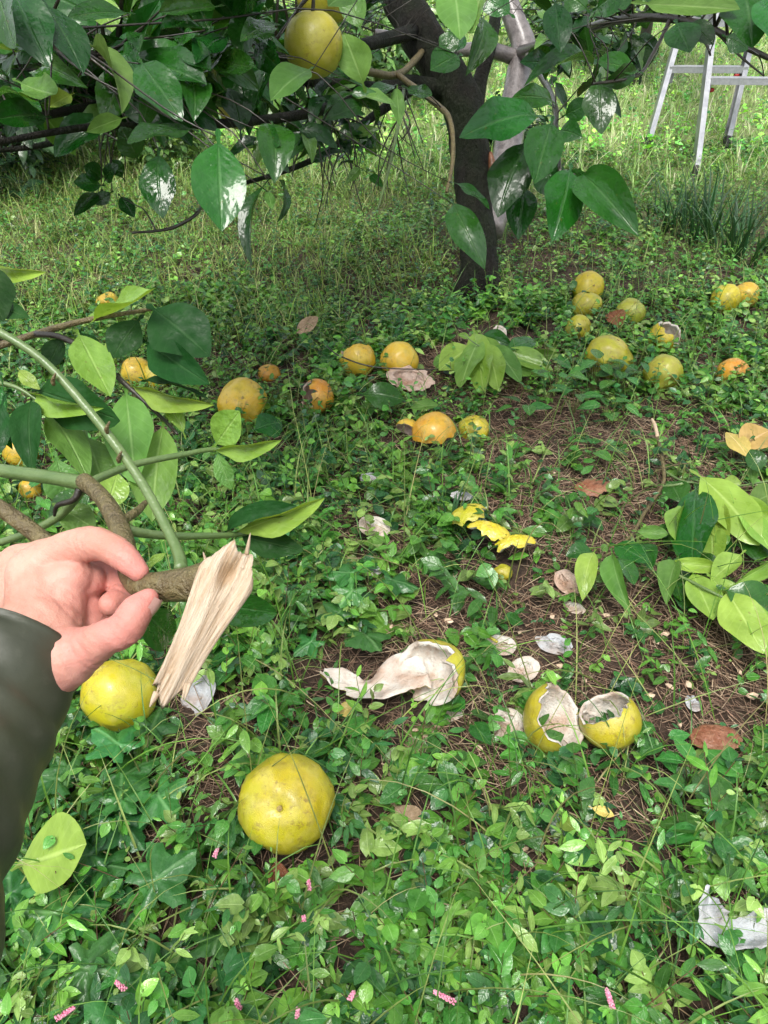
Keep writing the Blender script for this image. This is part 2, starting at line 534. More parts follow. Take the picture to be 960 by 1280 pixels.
# ------------------------------------------------------------------ leaf meshes
def citrus_geo(seed, bend=0.5, fold=0.25, wave=0.03, rows=15, cols=(-1, -0.5, 0, 0.5, 1), petiole=True):
    rnd = random.Random(seed)
    ph = rnd.uniform(0, 6.28)
    ph2 = rnd.uniform(0, 6.28)
    ts = [0.0, 0.06, 0.12, 0.17] + [0.17 + 0.83 * (0.65 * k / (rows - 3) + 0.35 * (0.5 - 0.5 * math.cos(math.pi * k / (rows - 3)))) for k in range(1, rows - 2)] if petiole else [k / rows for k in range(rows + 1)]
    V, UV, Fc = [], [], []
    y = z = 0.0
    last = 0.0
    tw = rnd.uniform(-0.25, 0.25)
    asym = rnd.uniform(-0.06, 0.06)
    for t in ts:
        ang = -bend * (t - 0.25) * 1.25
        ds = t - last
        y += ds * math.cos(ang); z += ds * math.sin(ang)
        last = t
        if petiole:
            if t < 0.13: w = 0.010 + 0.035 * math.exp(-((t - 0.08) / 0.035) ** 2)
            elif t < 0.18: w = 0.016
            else:
                q = (t - 0.17) / 0.83
                w = 0.27 * max(0.0, math.sin(math.pi * q ** 1.0)) ** 0.80 * (1 + 0.03 * math.sin(9 * q + ph))
        else:
            q = t
            w = 0.27 * max(0.0, math.sin(math.pi * q ** 0.75)) ** 0.85
        w = max(w, 0.004)
        for c in cols:
            side = 1 + asym * (1 if c > 0 else -1)
            x = c * w * side
            zz = z + fold * abs(x) * (1.0 + 0.25 * math.sin(4 * t + ph2)) + wave * abs(c) ** 2 * math.sin(2 * math.pi * 1.9 * t + ph + (1.3 if c > 0 else 0)) * min(1, w * 5)
            zz += tw * x * t * 1.2
            V.append((x, y - 0.10 * bend * 0, zz))
            UV.append((0.5 + 0.5 * c, t))
    nc = len(cols)
    for i in range(len(ts) - 1):
        for k in range(nc - 1):
            a = i * nc + k
            Fc.append((a, a + 1, a + nc + 1, a + nc))
    V = np.array(V)
    L = V[-nc // 2 if False else -1].copy()
    # straighten so that base->tip is +Y and of length 1
    tip = V[-(nc // 2) - 1]
    a = math.atan2(tip[2], tip[1])
    ca, sa = math.cos(-a), math.sin(-a)
    Vy = V[:, 1] * ca - V[:, 2] * sa
    Vz = V[:, 1] * sa + V[:, 2] * ca
    Ln = math.hypot(tip[1], tip[2])
    V = np.stack([V[:, 0], Vy / Ln, Vz / Ln], 1)
    return V, np.array(UV), Fc

def geo_mesh(name, geo, mat):
    V, UV, Fc = geo
    me = bpy.data.meshes.new(name)
    me.from_pydata(V.tolist(), [], Fc)
    me.polygons.foreach_set('use_smooth', [True] * len(me.polygons))
    uvl = me.uv_layers.new(name='UVMap')
    li = np.empty(len(me.loops), dtype=np.int32)
    me.loops.foreach_get('vertex_index', li)
    uvl.data.foreach_set('uv', UV.astype(np.float32)[li].ravel())
    me.materials.append(mat)
    me.update()
    return me

NVAR = 10
CIT_GEO = [citrus_geo(100 + k, bend=[0.3, 0.6, 0.9, 0.15, -0.25, 0.75, 0.45, 1.1, 0.0, 0.55][k], fold=[0.25, 0.12, 0.4, 0.5, 0.2, 0.7, 0.05, 0.3, 0.35, 0.9][k], wave=0.6 * [0.03, 0.05, 0.02, 0.045, 0.06, 0.03, 0.05, 0.04, 0.02, 0.05][k]) for k in range(NVAR)]
CIT_MESH = {(k, m): geo_mesh('citrus_leaf', CIT_GEO[k], MAT[m]) for k in range(NVAR) for m in ('cit_dark', 'cit_shade', 'cit_mid', 'cit_under', 'cit_pale', 'dry_leaf', 'dry_leaf_brown', 'tan_leaf')}

def leaf_matrix(base, tip, width, face=None, roll=0.0):
    """leaf frame: +Y base->tip, +Z the side shown; mesh is 0.54 wide at length 1"""
    base = Vector(base); tip = Vector(tip)
    yv = tip - base
    L = yv.length
    yv = yv / L
    if face is None:
        f = (CAMP - (base + tip) * 0.5).normalized() + Vector((0, 0, 0.35))
    else:
        f = Vector(face)
    zv = f - yv * f.dot(yv)
    if zv.length < 1e-4:
        zv = Vector((0, 0, 1)) - yv * yv.z
    zv.normalize()
    if roll:
        zv = Matrix.Rotation(R(roll), 3, yv) @ zv
    xv = yv.cross(zv)
    sx = width / 0.54
    M = Matrix(((xv.x * sx, yv.x * L, zv.x * L, base.x), (xv.y * sx, yv.y * L, zv.y * L, base.y), (xv.z * sx, yv.z * L, zv.z * L, base.z), (0, 0, 0, 1)))
    return M

# ------------------------------------------------------------------ numpy scatter
def scatter(name, geo, pos, Rm, scl, col, mat, parent=None):
    """one mesh of many transformed copies of a template; per-copy colour"""
    V, UV, Fc = geo
    V = np.asarray(V, float)
    N = len(pos)
    nv_ = len(V)
    P = V[None, :, :] * scl[:, None, :]
    P = np.einsum('nij,nkj->nki', Rm, P) + pos[:, None, :]
    Fa = np.asarray(Fc, dtype=np.int64)
    fs = Fa.shape[1]
    faces = (Fa[None] + (np.arange(N) * nv_)[:, None, None]).reshape(-1, fs)
    return dict(V=P.reshape(-1, 3), F=faces, fs=fs, UV=np.tile(np.asarray(UV)[Fa.reshape(-1)], (N, 1)), C=np.repeat(col, nv_, axis=0))

def scatter_obj(name, chunks, mat, parent=None):
    nv_ = sum(len(c['V']) for c in chunks)
    V = np.concatenate([c['V'] for c in chunks])
    if parent is not None:
        V = V - np.array(parent.location)[None]
    C = np.concatenate([c['C'] for c in chunks])
    UV = np.concatenate([c['UV'] for c in chunks])
    loops, starts, tot = [], [], []
    o = 0
    ls = 0
    for c in chunks:
        f = c['F'] + o
        loops.append(f.reshape(-1))
        starts.append(ls + np.arange(len(f)) * c['fs'])
        ls += f.size
        o += len(c['V'])
    loops = np.concatenate(loops).astype(np.int32)
    starts = np.concatenate(starts).astype(np.int32)
    me = bpy.data.meshes.new(name)
    me.vertices.add(nv_)
    me.vertices.foreach_set('co', V.astype(np.float32).ravel())
    me.loops.add(len(loops))
    me.loops.foreach_set('vertex_index', loops)
    me.polygons.add(len(starts))
    me.polygons.foreach_set('loop_start', starts)
    me.update(calc_edges=True)
    me.polygons.foreach_set('use_smooth', np.ones(len(starts), dtype=bool))
    uvl = me.uv_layers.new(name='UVMap')
    uvl.data.foreach_set('uv', UV.astype(np.float32).ravel())
    ca = me.color_attributes.new('Col', 'FLOAT_COLOR', 'POINT')
    c4 = np.concatenate([C, np.ones((len(C), 1))], 1).astype(np.float32)
    ca.data.foreach_set('color', c4.ravel())
    me.materials.append(mat)
    me.validate()
    ob = bpy.data.objects.new(name, me)
    link(ob, parent)
    return ob

def rot_ypr(yaw, pitch, roll):
    """leaf along +Y, normal +Z: Rz(yaw) Rx(pitch) Ry(roll)"""
    cy, sy = np.cos(yaw), np.sin(yaw)
    cp, sp = np.cos(pitch), np.sin(pitch)
    cr, sr = np.cos(roll), np.sin(roll)
    z = np.zeros_like(yaw); o = np.ones_like(yaw)
    Rz = np.stack([np.stack([cy, -sy, z], -1), np.stack([sy, cy, z], -1), np.stack([z, z, o], -1)], -2)
    Rx = np.stack([np.stack([o, z, z], -1), np.stack([z, cp, -sp], -1), np.stack([z, sp, cp], -1)], -2)
    Ry = np.stack([np.stack([cr, z, sr], -1), np.stack([z, o, z], -1), np.stack([-sr, z, cr], -1)], -2)
    return Rz @ Rx @ Ry

# ------------------------------------------------------------------ fruits
def fruit_geo(seed, flat=0.93, lump=0.07, seg=36, rings=24, collapse=0.0):
    V, Fc = [], []
    off = Vector((seed * 3.7, seed * 1.3, 0))
    for i in range(rings + 1):
        th = math.pi * i / rings
        for k in range(seg):
            ph = 2 * math.pi * k / seg
            d = Vector((math.sin(th) * math.cos(ph), math.sin(th) * math.sin(ph), math.cos(th)))
            r = 1 + lump * mnoise.noise(d * 1.3 + off) + lump * 0.35 * mnoise.noise(d * 4 + off)
            r -= 0.07 * math.exp(-(th / 0.20) ** 2) + 0.035 * math.exp(-((math.pi - th) / 0.2) ** 2)
            if collapse:
                r -= collapse * max(0, mnoise.noise(d * 0.9 + off * 2) + 0.2)
            V.append(Vector((d.x * r, d.y * r, d.z * r * flat)))
    for i in range(rings):
        for k in range(seg):
            a = i * seg + k; b = i * seg + (k + 1) % seg
            Fc.append((a, a + seg, b + seg, b))
    return V, Fc

FRUITS = []     # (x, y, R) footprints that the ground plants leave free

def fruit(px, py, wpx, mat, label, seed, tilt=(0, 0, 0), flat=0.93, sink=0.0, collapse=0.06, lump=0.09, group='fallen pomelos in the orchard', scar=True, cat='fruit', name='pomelo_fruit'):
    d = depth_gp(px, py, 0.05)
    for _ in range(3):
        Rr = wpx * 0.5 * d / F
        d = depth_gp(px, py, Rr * (0.92 - sink))
    c = gp(px, py, Rr * (0.92 - sink))
    Vv, Fc = fruit_geo(seed, flat, lump, collapse=collapse)
    rot = Matrix.Rotation(R(tilt[2]), 3, 'Z') @ Matrix.Rotation(R(tilt[0]), 3, 'X') @ Matrix.Rotation(R(tilt[1]), 3, 'Y')
    Vw = [c + rot @ (v * Rr) for v in Vv]
    o = mesh_obj(name, Vw, Fc, MAT[mat], at_loc=c)
    tag(o, label, cat, group)
    if scar:
        top = c + rot @ Vector((0, 0, Rr * flat * 0.935))
        nrm = rot @ Vector((0, 0, 1))
        t1 = rot @ Vector((1, 0, 0)); t2 = rot @ Vector((0, 1, 0))
        V2, F2 = [top + nrm * 0.004], []
        for k in range(10):
            a = k * 0.628
            rr = Rr * (0.05 + 0.022 * random.random())
            V2.append(top + (t1 * math.cos(a) + t2 * math.sin(a)) * rr + nrm * 0.002)
        for k in range(10):
            F2.append((0, 1 + k, 1 + (k + 1) % 10))
        for k in range(10):
            V2.append(V2[1 + k] - nrm * Rr * 0.05)
        for k in range(10):
            F2.append((1 + k, 11 + k, 11 + (k + 1) % 10, 1 + (k + 1) % 10))
        s = bpy.data.meshes.new('stem_scar')
        s.from_pydata([tuple(v - c) for v in V2], [], F2)
        s.materials.append(MAT['button'])
        link(bpy.data.objects.new('stem_scar', s), o)
    FRUITS.append((c.x, c.y, Rr * 1.0))
    return o

def fr(px, py, w, mat, label, **k):
    fr.i += 1
    if py < 700: k['sink'] = k.get('sink', 0.0) + 0.14
    t = k.pop('tilt', None) or (random.uniform(-60, 60), random.uniform(-60, 60), random.uniform(0, 360))
    return fruit(px, py, w, mat, label, 3 + fr.i, tilt=t, **k)
fr.i = 0

fr(357, 1003, 120, 'f_yellow', 'large whole yellow pomelo with pale stem scar beside a dead brown leaf', tilt=(38, -6, 10), flat=1.03, sink=-0.10, lump=0.12, collapse=0.05)
fr(150, 868, 96, 'f_yellow', 'whole yellow pomelo with brown scratches below the hand and torn wood', tilt=(-70, 30, 40), flat=0.94, sink=-0.1)
fr(303, 503, 62, 'f_gold', 'whole golden pomelo just above a pale upright leaf', tilt=(50, 10, 0), sink=0.1)
SPLIT = [('eaten_pomelo', 396, 496, 44, 0.05, lambda p: R(125 + 20 * math.cos(p)), (20, -50, 20), 'f_orange', 'pith_pink', 'torn orange pomelo shell with a hollow side beside a broad dark leaf', 51), ('eaten_pomelo', 916, 468, 40, 0.035, lambda p: R(95), (150, 20, 0), 'f_orange', 'pith_pink', 'orange half shell sunk in weeds right of the green pomelo', 52), ('eaten_pomelo', 831, 421, 40, 0.05, lambda p: R(120 + 15 * math.sin(2 * p)), (25, 30, 0), 'f_yellow', 'pith', 'torn yellow pomelo veiled by grass above the green one', 53), ('eaten_pomelo', 447, 449, 46, 0.05, lambda p: R(120), (-40, -20, 0), 'f_gold', 'pith_pink', 'collapsed golden pomelo under a thin dark twig next to an eaten fruit', 54)]
fr(337, 469, 30, 'f_orange', 'small orange fruit top showing between leaves above the golden pomelo', sink=0.6)
fr(172, 466, 42, 'f_gold', 'golden pomelo behind held dark leaves, left of its twin', sink=0.1)
fr(196, 470, 36, 'f_yellow', 'dull yellow pomelo touching a golden one behind held dark leaves', sink=0.2)
fr(26, 566, 42, 'f_gold', 'golden pomelo half hidden behind long hanging held leaves', sink=0.1)
fr(38, 612, 30, 'f_gold', 'small golden fruit peeking out under the held green stem', sink=0.4)
fr(592, 537, 40, 'f_yellow', 'pale yellow pomelo half sunk in weeds beside the orange shell', sink=0.4, collapse=0.2)
fr(760, 447, 62, 'f_lime', 'large sagging yellow-green pomelo with pale blotches in dark weeds', sink=0.15, flat=0.85, collapse=0.15, tilt=(10, 15, 30))
fr(829, 467, 50, 'f_green', 'green pomelo right of the large sagging yellow-green one', sink=0.1, flat=0.9)
fr(735, 360, 40, 'f_yellow', 'yellow pomelo on top of the small pile near the trunk', sink=-0.1)
fr(733, 382, 38, 'f_lime', 'yellow-green pomelo touching the yellow one near the trunk', sink=0.2)
fr(788, 392, 38, 'f_green', 'green pomelo sunk in weeds beside the brown stalk', sink=0.3)
fr(723, 412, 36, 'f_lime', 'yellow-green pomelo mostly hidden under weeds above the sagging one', sink=0.5)
fr(907, 374, 38, 'f_yellow', 'yellow pomelo crossed by grass stems, left one of a touching pair', sink=0.1)
fr(932, 369, 34, 'f_gold', 'taller golden pomelo, right one of a touching pair in grass', sink=-0.1)
fr(134, 379, 30, 'f_gold', 'distant golden fruit in pale grass above the held leaves', sink=0.1, collapse=0.3)
fr(628, 717, 26, 'f_lime', 'small yellow-green rind lump below the scattered rinds', sink=0.3, collapse=0.3)
fr(88, 892 - 450 + 0, 24, 'f_gold', 'tiny golden fruit deep behind the hanging held leaves', sink=0.3) if False else None

# eaten shells: outer rind + inner pith, ragged rim
def shell(name, c, Rr, theta, rot, rind, pith, label, cat='peel', group=None, thick=0.16, squash=(1, 1, 1), seed=0, nphi=44, nt=14, rag=0.10, innerlump=0.10, excl=0.8, lumpy=0.012):
    if 'brown' in rind: lumpy = 0.13
    """bowl whose pole points down -Z before rot; theta(phi) = opening angle from the pole, radians"""
    rnd = Vector((seed * 2.1, seed * 0.7, seed * 1.9))
    o = empty(name, c, label, cat, group)
    def th_max(k):
        ph = 2 * math.pi * k / nphi
        t = theta(ph)
        return t * (1 + rag * mnoise.noise(Vector((math.cos(ph) * 2.5, math.sin(ph) * 2.5, 0)) + rnd) + rag * 0.3 * mnoise.noise(Vector((math.cos(ph) * 9, math.sin(ph) * 9, 3)) + rnd))
    sq = Vector(squash)
    def pt(th, ph, r):
        d = Vector((math.sin(th) * math.cos(ph), math.sin(th) * math.sin(ph), -math.cos(th)))
        rr = r * (1 + 0.05 * mnoise.noise(d * 1.6 + rnd) + lumpy * mnoise.noise(d * 5 + rnd) + lumpy * 0.6 * mnoise.noise(d * 13 + rnd))
        v = d * rr * Rr
        return c + rot @ Vector((v.x * sq.x, v.y * sq.y, v.z * sq.z))
    Vo, Fo, Vi, Fi = [], [], [], []
    for i in range(nt + 1):
        for k in range(nphi):
            ph = 2 * math.pi * k / nphi
            th = th_max(k) * i / nt
            Vo.append(pt(th, ph, 1.0))
    for i in range(nt + 3):
        for k in range(nphi):
            ph = 2 * math.pi * k / nphi
            tm = th_max(k)
            if i == nt + 2: Vi.append(pt(tm * 1.004, ph, 0.993)); continue
            if i == nt + 1: Vi.append(pt(tm * 1.012, ph, 1 - thick * 0.45)); continue
            th = tm * 0.995 * i / nt
            d = Vector((math.sin(th) * math.cos(ph), math.sin(th) * math.sin(ph), -math.cos(th)))
            r = 1 - thick * (1.0 + 0.5 * innerlump * 10 * 0.5 * mnoise.noise(d * 4 + rnd) + 0.35 * mnoise.noise(d * 11 + rnd))
            Vi.append(pt(th, ph, r))
    for i in range(nt):
        for k in range(nphi):
            a = i * nphi + k; b = i * nphi + (k + 1) % nphi
            Fo.append((a, a + nphi, b + nphi, b))
    for i in range(nt + 2):
        for k in range(nphi):
            a = i * nphi + k; b = i * nphi + (k + 1) % nphi
            Fi.append((a, b, b + nphi, a + nphi))
    mesh_obj('rind', Vo, Fo, MAT[rind], o)
    mesh_obj('pith', Vi, Fi, MAT[pith], o)
    FRUITS.append((c.x, c.y, Rr * excl))
    return o

def euler(x, y, z):
    return Matrix.Rotation(R(z), 3, 'Z') @ Matrix.Rotation(R(x), 3, 'X') @ Matrix.Rotation(R(y), 3, 'Y')

def Rpx(px, py, w, h=0.04):
    return w * 0.5 * depth_gp(px, py, h) / F

def sh(name, px, py, w, h, th, rot, rind, pith, label, **k):
    Rr = k.pop('rad', None) or Rpx(px, py, w, h)
    return shell(name, gp(px, py, h), Rr, th if callable(th) else (lambda p: R(th)), euler(*rot), rind, pith, label, **k)

# big opened peel with long torn flap
sh('eaten_pomelo_peel', 532, 842, 96, 0.075, lambda p: R(84 + 42 * math.cos(p - 0.75)), (22, -24, 0), 'f_lime', 'pith', 'large opened pomelo peel with white hollow facing up on straw', seed=3, thick=0.15, squash=(1.08, 0.92, 0.66), rag=0.26)
def peel_flap(parent, ctr, hw, hh, lift, seed=0, curl=0.016, th=0.011, pm='pith', rm='f_lime'):
    """ribbon of peel along a centre line on the ground: pith above, rind below, edges curled up"""
    n, m = 46, 13
    P = [gp(a, b, h) for (a, b), h in zip(ctr, hh)]
    wd = [w * depth_gp(a, b, 0.03) / F for (a, b), w in zip(ctr, hw)]
    Pp, W = smooth_pts(P, wd, n // (len(P) - 1))
    Vt, Vb = [], []
    for i, p in enumerate(Pp):
        t = (Pp[min(i + 1, len(Pp) - 1)] - Pp[max(i - 1, 0)]).normalized()
        sd = t.cross(Vector((0, 0, 1))).normalized()
        for k in range(m):
            q = k / (m - 1) * 2 - 1
            rg = 1 + 0.30 * mnoise.noise(Vector((i * 0.22, q * 0.8 + (3 if q > 0 else 0), seed))) + 0.07 * mnoise.noise(Vector((i * 0.7, q * 2, seed + 4)))
            b = p + sd * (q * W[i] * rg) + Vector((0, 0, curl * abs(q) ** 2.5 * (0.7 + 0.6 * math.sin(i * 0.21 + q)) + lift))
            Vb.append(b)
            zt = th * (1 - 0.65 * abs(q) ** 6) + 0.35 * th * mnoise.noise(b * 60) + 0.25 * th * mnoise.noise(b * 170)
            Vt.append(b + Vector((0, 0, zt)) - sd * (q * 0.0035))
    N = len(Pp)
    Ft, Fb = [], []
    for i in range(N - 1):
        for k in range(m - 1):
            a = i * m + k
            Ft.append((a, a + 1, a + m + 1, a + m)); Fb.append((a, a + m, a + m + 1, a + 1))
    # rim of the pith down to the rind
    ring = [k for k in range(m)] + [i * m + m - 1 for i in range(1, N)] + [(N - 1) * m + k for k in range(m - 2, -1, -1)] + [i * m for i in range(N - 2, 0, -1)]
    o0 = len(Vt)
    V2 = Vt + [Vb[r_] + Vector((0, 0, 0.0015)) for r_ in ring]
    for j in range(len(ring)):
        j2 = (j + 1) % len(ring)
        Ft.append((ring[j], o0 + j, o0 + j2, ring[j2]))
    mesh_obj('pith', V2, Ft, MAT[pm], parent)
    mesh_obj('rind', Vb, Fb, MAT[rm], parent)
big_peel = bpy.data.objects['eaten_pomelo_peel']
peel_flap(big_peel, [(532, 838), (505, 848), (478, 862), (452, 866), (438, 858), (420, 853), (404, 845)], [30, 30, 24, 15, 11, 13, 7], [0.05, 0.04, 0.035, 0.035, 0.035, 0.035, 0.04], 0.0, 2)
for (px_, py_) in [(500, 850), (470, 862), (440, 858), (415, 850)]:
    q_ = gp(px_, py_, 0.02); FRUITS.append((q_.x, q_.y, 0.03))
# hollowed fruit in two halves
sh('eaten_pomelo_shell', 697, 898, 62, 0.065, lambda p: R(96 + 34 * math.cos(p - 2.5)), (-2, 16, 4), 'f_lime', 'pith', 'hollow yellow-green pomelo shell standing open with a tall white flap', seed=12, thick=0.11, squash=(1, 1, 1.12), rad=Rpx(692, 898, 84, 0.05), rag=0.2)
sh('torn_pith', 735, 902, 40, 0.035, lambda p: R(66 + 16 * math.cos(3 * p)), (58, 8, 10), 'f_lime', 'pith', 'ragged white pith bridging the two hollow shells', seed=19, thick=0.3, squash=(1, 0.8, 0.6), rag=0.4)
sh('eaten_pomelo_shell', 762, 900, 76, 0.06, lambda p: R(122 + 24 * math.cos(p + 0.9)), (-6, -12, 0), 'f_lime', 'pith', 'hollow yellow-green pomelo shell with a dark gaping hole and brown scratches', seed=17, thick=0.10, squash=(1, 1, 0.95))
sh('peel_disc', 637, 903, 52, 0.018, 62, (16, 4, 0), 'f_green', 'pith', 'round pith-side-up peel disc left of the hollow shells', seed=21, thick=0.34, squash=(1, 0.95, 0.55))
sh('peel_disc', 711, 724, 42, 0.03, 60, (14, 0, 20), 'f_lime', 'pith_pink', 'oval pinkish peel piece with brown spots under a curled leaf', seed=22, thick=0.3, squash=(0.9, 1.1, 0.6))
sh('peel_disc', 718, 757, 34, 0.014, 58, (10, 0, -30), 'f_lime', 'pith', 'white pith scrap just below the oval pinkish peel', seed=23, thick=0.4, squash=(1, 0.6, 0.5))
sh('peel_disc', 468, 655, 48, 0.045, 60, (18, 8, -20), 'f_lime', 'pith', 'lone white peel scrap in dark weeds left of the grass tuft', seed=24, thick=0.35, squash=(1, 0.75, 0.5))
sh('peel_disc', 628, 803, 50, 0.028, 60, (10, 10, 10), 'f_lime', 'pith', 'white pith scrap under a small yellow stalk', seed=25, thick=0.4, squash=(1, 0.7, 0.5))
sh('peel_disc', 655, 834, 50, 0.025, 60, (12, -10, 30), 'f_lime', 'pith', 'white pith scrap flecked with dark specks above the peel disc', seed=26, thick=0.4, squash=(1, 0.75, 0.5))
sh('peel_disc', 694, 802, 54, 0.02, 60, (6, 4, -10), 'f_lime', 'pith_cool', 'greyish crumbling pith patch on straw right of the white scraps', seed=27, thick=0.45, squash=(1, 0.65, 0.4), rag=0.35)
sh('peel_disc', 560, 890, 50, 0.014, 60, (10, 0, 15), 'f_lime', 'pith', 'flat white peel slab below the large opened peel', seed=28, thick=0.4, squash=(1, 0.5, 0.4))
sh('orange_half_shell', 543, 543, 56, 0.05, lambda p: R(88 + 22 * math.cos(p - 1.2)), (150, 15, 20), 'f_orange', 'pith_pink', 'bright orange half shell lying dome up in dark weeds', seed=31, thick=0.15)
sh('orange_half_shell', 509, 540, 34, 0.04, 80, (130, -20, 0), 'f_gold', 'pith_pink', 'small golden peel piece left of the bright orange half shell', seed=32, thick=0.15)
sh('eaten_pomelo', 499, 451, 48, 0.06, lambda p: R(112), (170, 0, 0), 'f_gold', 'pith_pink', 'golden dome of an eaten pomelo with rotten brown underside', seed=33, thick=0.18)
sh('rotten_peel', 513, 470, 60, 0.06, 75, (20, 10, 0), 'brown_peel', 'pith_pink', 'rotten brown and white peel rag under the eaten golden pomelo', seed=34, thick=0.28, squash=(1, 0.7, 0.55), rag=0.25)
sh('rind_piece', 585, 648, 52, 0.05, 70, (160, 10, 30), 'f_lime', 'pith', 'yellow-green rind cap at the head of a row of rind pieces', seed=35, thick=0.2, squash=(1, 0.9, 0.6), rag=0.4, lumpy=0.06)
sh('rind_piece', 612, 672, 64, 0.05, 70, (165, -10, -20), 'f_yellow', 'pith', 'long yellow rind piece in the middle of the rind row', seed=36, thick=0.2, squash=(1, 0.6, 0.6), rag=0.5, lumpy=0.08)
sh('rind_piece', 644, 687, 58, 0.05, 65, (165, 5, 10), 'f_yellow', 'pith', 'curved yellow rind piece at the tail of the rind row', seed=37, thick=0.2, squash=(1, 0.55, 0.65), rag=0.5, lumpy=0.08)
sh('rind_piece', 548, 807, 62, 0.03, lambda p: R(70), (200, 10, 20), 'f_lime', 'pith', 'narrow yellow-green rind end poking out behind the large opened peel', seed=38, thick=0.2, squash=(1, 0.4, 0.4), rad=0.035) if False else None
sh('rotten_peel', 893, 926, 66, 0.025, 78, (172, 0, 0), 'brown_peel', 'brown_peel', 'reddish-brown rotten peel dome on straw by the leafy corner', seed=41, thick=0.2, squash=(1, 0.7, 0.5), rag=0.2)
sh('rotten_peel', 742, 612, 52, 0.014, 70, (175, 0, 20), 'brown_peel', 'brown_peel', 'flattened reddish-brown peel on bare soil beside the cut branch', seed=42, thick=0.2, squash=(1, 0.75, 0.35), rag=0.4)
sh('white_peel', 868, 877, 34, 0.012, 60, (10, 10, 60), 'f_lime', 'pith_cool', 'small torn white pith scrap on straw right of the holed shell', seed=43, thick=0.35, squash=(1, 0.7, 0.4), rag=0.35)
sh('white_peel', 246, 868, 60, 0.03, lambda p: R(62 + 14 * math.cos(2 * p)), (38, 10, -40), 'pith_cool', 'pith_cool', 'bluish white pith sheet standing behind the torn wood end', seed=44, thick=0.14, squash=(0.7, 1.1, 0.45), rag=0.25)
wsheet = empty('white_peel', gp(918, 1160, 0.02), 'broad curved white peel sheet among low leaves by the pink flowers', 'peel')
peel_flap(wsheet, [(888, 1122), (884, 1145), (893, 1164), (925, 1172), (965, 1168), (1010, 1172)], [9, 15, 22, 21, 22, 16], [0.07, 0.06, 0.055, 0.055, 0.06, 0.055], 0.0, 7, curl=0.022, th=0.004, pm='pith_cool', rm='pith_cool')
sh('white_peel', 578, 617, 36, 0.04, 58, (14, 6, 0), 'f_lime', 'pith_cool', 'tiny white pith scrap above the rind row', seed=46, thick=0.4, squash=(1, 0.5, 0.4), rag=0.3)
sh('white_peel', 463, 594, 34, 0.05, 58, (14, 6, 30), 'f_lime', 'pith_cool', 'tiny white pith scrap in dark ivy below the eaten fruit', seed=47, thick=0.4, squash=(1, 0.6, 0.4), rag=0.3)
sh('white_peel', 626, 413, 24, 0.03, 65, (30, 6, 10), 'f_lime', 'pith', 'small white peel standing in weeds before the trunk', seed=48, thick=0.35, squash=(0.8, 1, 0.6), rag=0.2)
sh('white_peel', 465, 711, 38, 0.035, 58, (10, 0, 10), 'f_lime', 'pith_cool', 'greyish pith scrap among weeds below the lone white scrap', seed=49, thick=0.4, squash=(1, 0.5, 0.4), rag=0.35)
sh('white_peel', 350, 826, 34, 0.016, 58, (10, 0, -20), 'f_lime', 'pith', 'small dull pith scrap right of the torn wood', seed=50, thick=0.4, squash=(1, 0.45, 0.4), rag=0.35)

for nm_, a_, b_, w_, h_, th_, ro_, ri_, pi_, la_, se_ in SPLIT:
    sh(nm_, a_, b_, w_, h_, th_, ro_, ri_, pi_, la_, seed=se_, thick=0.14, rag=0.2, lumpy=0.03)

# crumbs of pith and seeds
crumb_v, crumb_f = fruit_geo(77, 0.6, 0.5, seg=7, rings=5)
crumb_me = bpy.data.meshes.new('pith_crumb')
crumb_me.from_pydata([tuple(Vector((v.x, v.y * 0.6, v.z * 0.7)) * 0.0085) for v in crumb_v], [], crumb_f)
crumb_me.materials.append(MAT['crumb'])
for (px, py) in [(489, 783), (545, 768), (560, 776), (530, 918), (545, 905), (538, 925), (520, 912), (575, 873), (488, 967), (556, 975), (672, 886), (820, 801), (812, 870), (838, 858), (832, 792), (700, 832), (760, 770), (590, 770), (605, 798), (650, 790), (690, 770), (850, 905), (795, 905), (640, 860), (700, 600), (693, 591), (512, 662), (545, 640), (655, 1060), (585, 955), (940, 870), (925, 840), (860, 855), (730, 850), (600, 935)]:
    M = Matrix.Translation(gp(px, py, 0.012)) @ Matrix.Rotation(random.uniform(0, 6), 4, 'Z') @ Matrix.Rotation(random.uniform(-0.5, 0.5), 4, 'X') @ Matrix.Scale(random.uniform(0.7, 1.3), 4)
    o = inst('pith_crumb', crumb_me, M)
    tag(o, 'tiny tan seed or pith crumb lying loose on the straw litter', 'pith crumb', 'pith crumbs on the litter')

# ------------------------------------------------------------------ citrus tree
D0 = depth_gp(600, 368)
tree_base = gp(600, 368)
tree = empty('citrus_tree', tree_base, 'dark wet pomelo tree with leaning forked trunk and glossy low leaves', 'tree')

def polyline(pl):
    return [at(a, b, d) for a, b, d in pl]

BRL = []
BR = []   # branch samples for hanging twigs on
def branch(name, pl, rad, mat, sides=10, lump=0.10, sub=6, sample=True):
    P = [p if isinstance(p, Vector) else at(*p) for p in pl]
    V, Fc = tube(P, rad, sides, sub, lump, seed=len(BR) * 0.37)
    if sample:
        sp, sr = smooth_pts(P, rad, 8)
        BR.extend(zip(sp, sr))
        if name != 'twig': BRL.extend(zip(sp, sr))
    return mesh_obj(name, V, Fc, MAT[mat], tree)

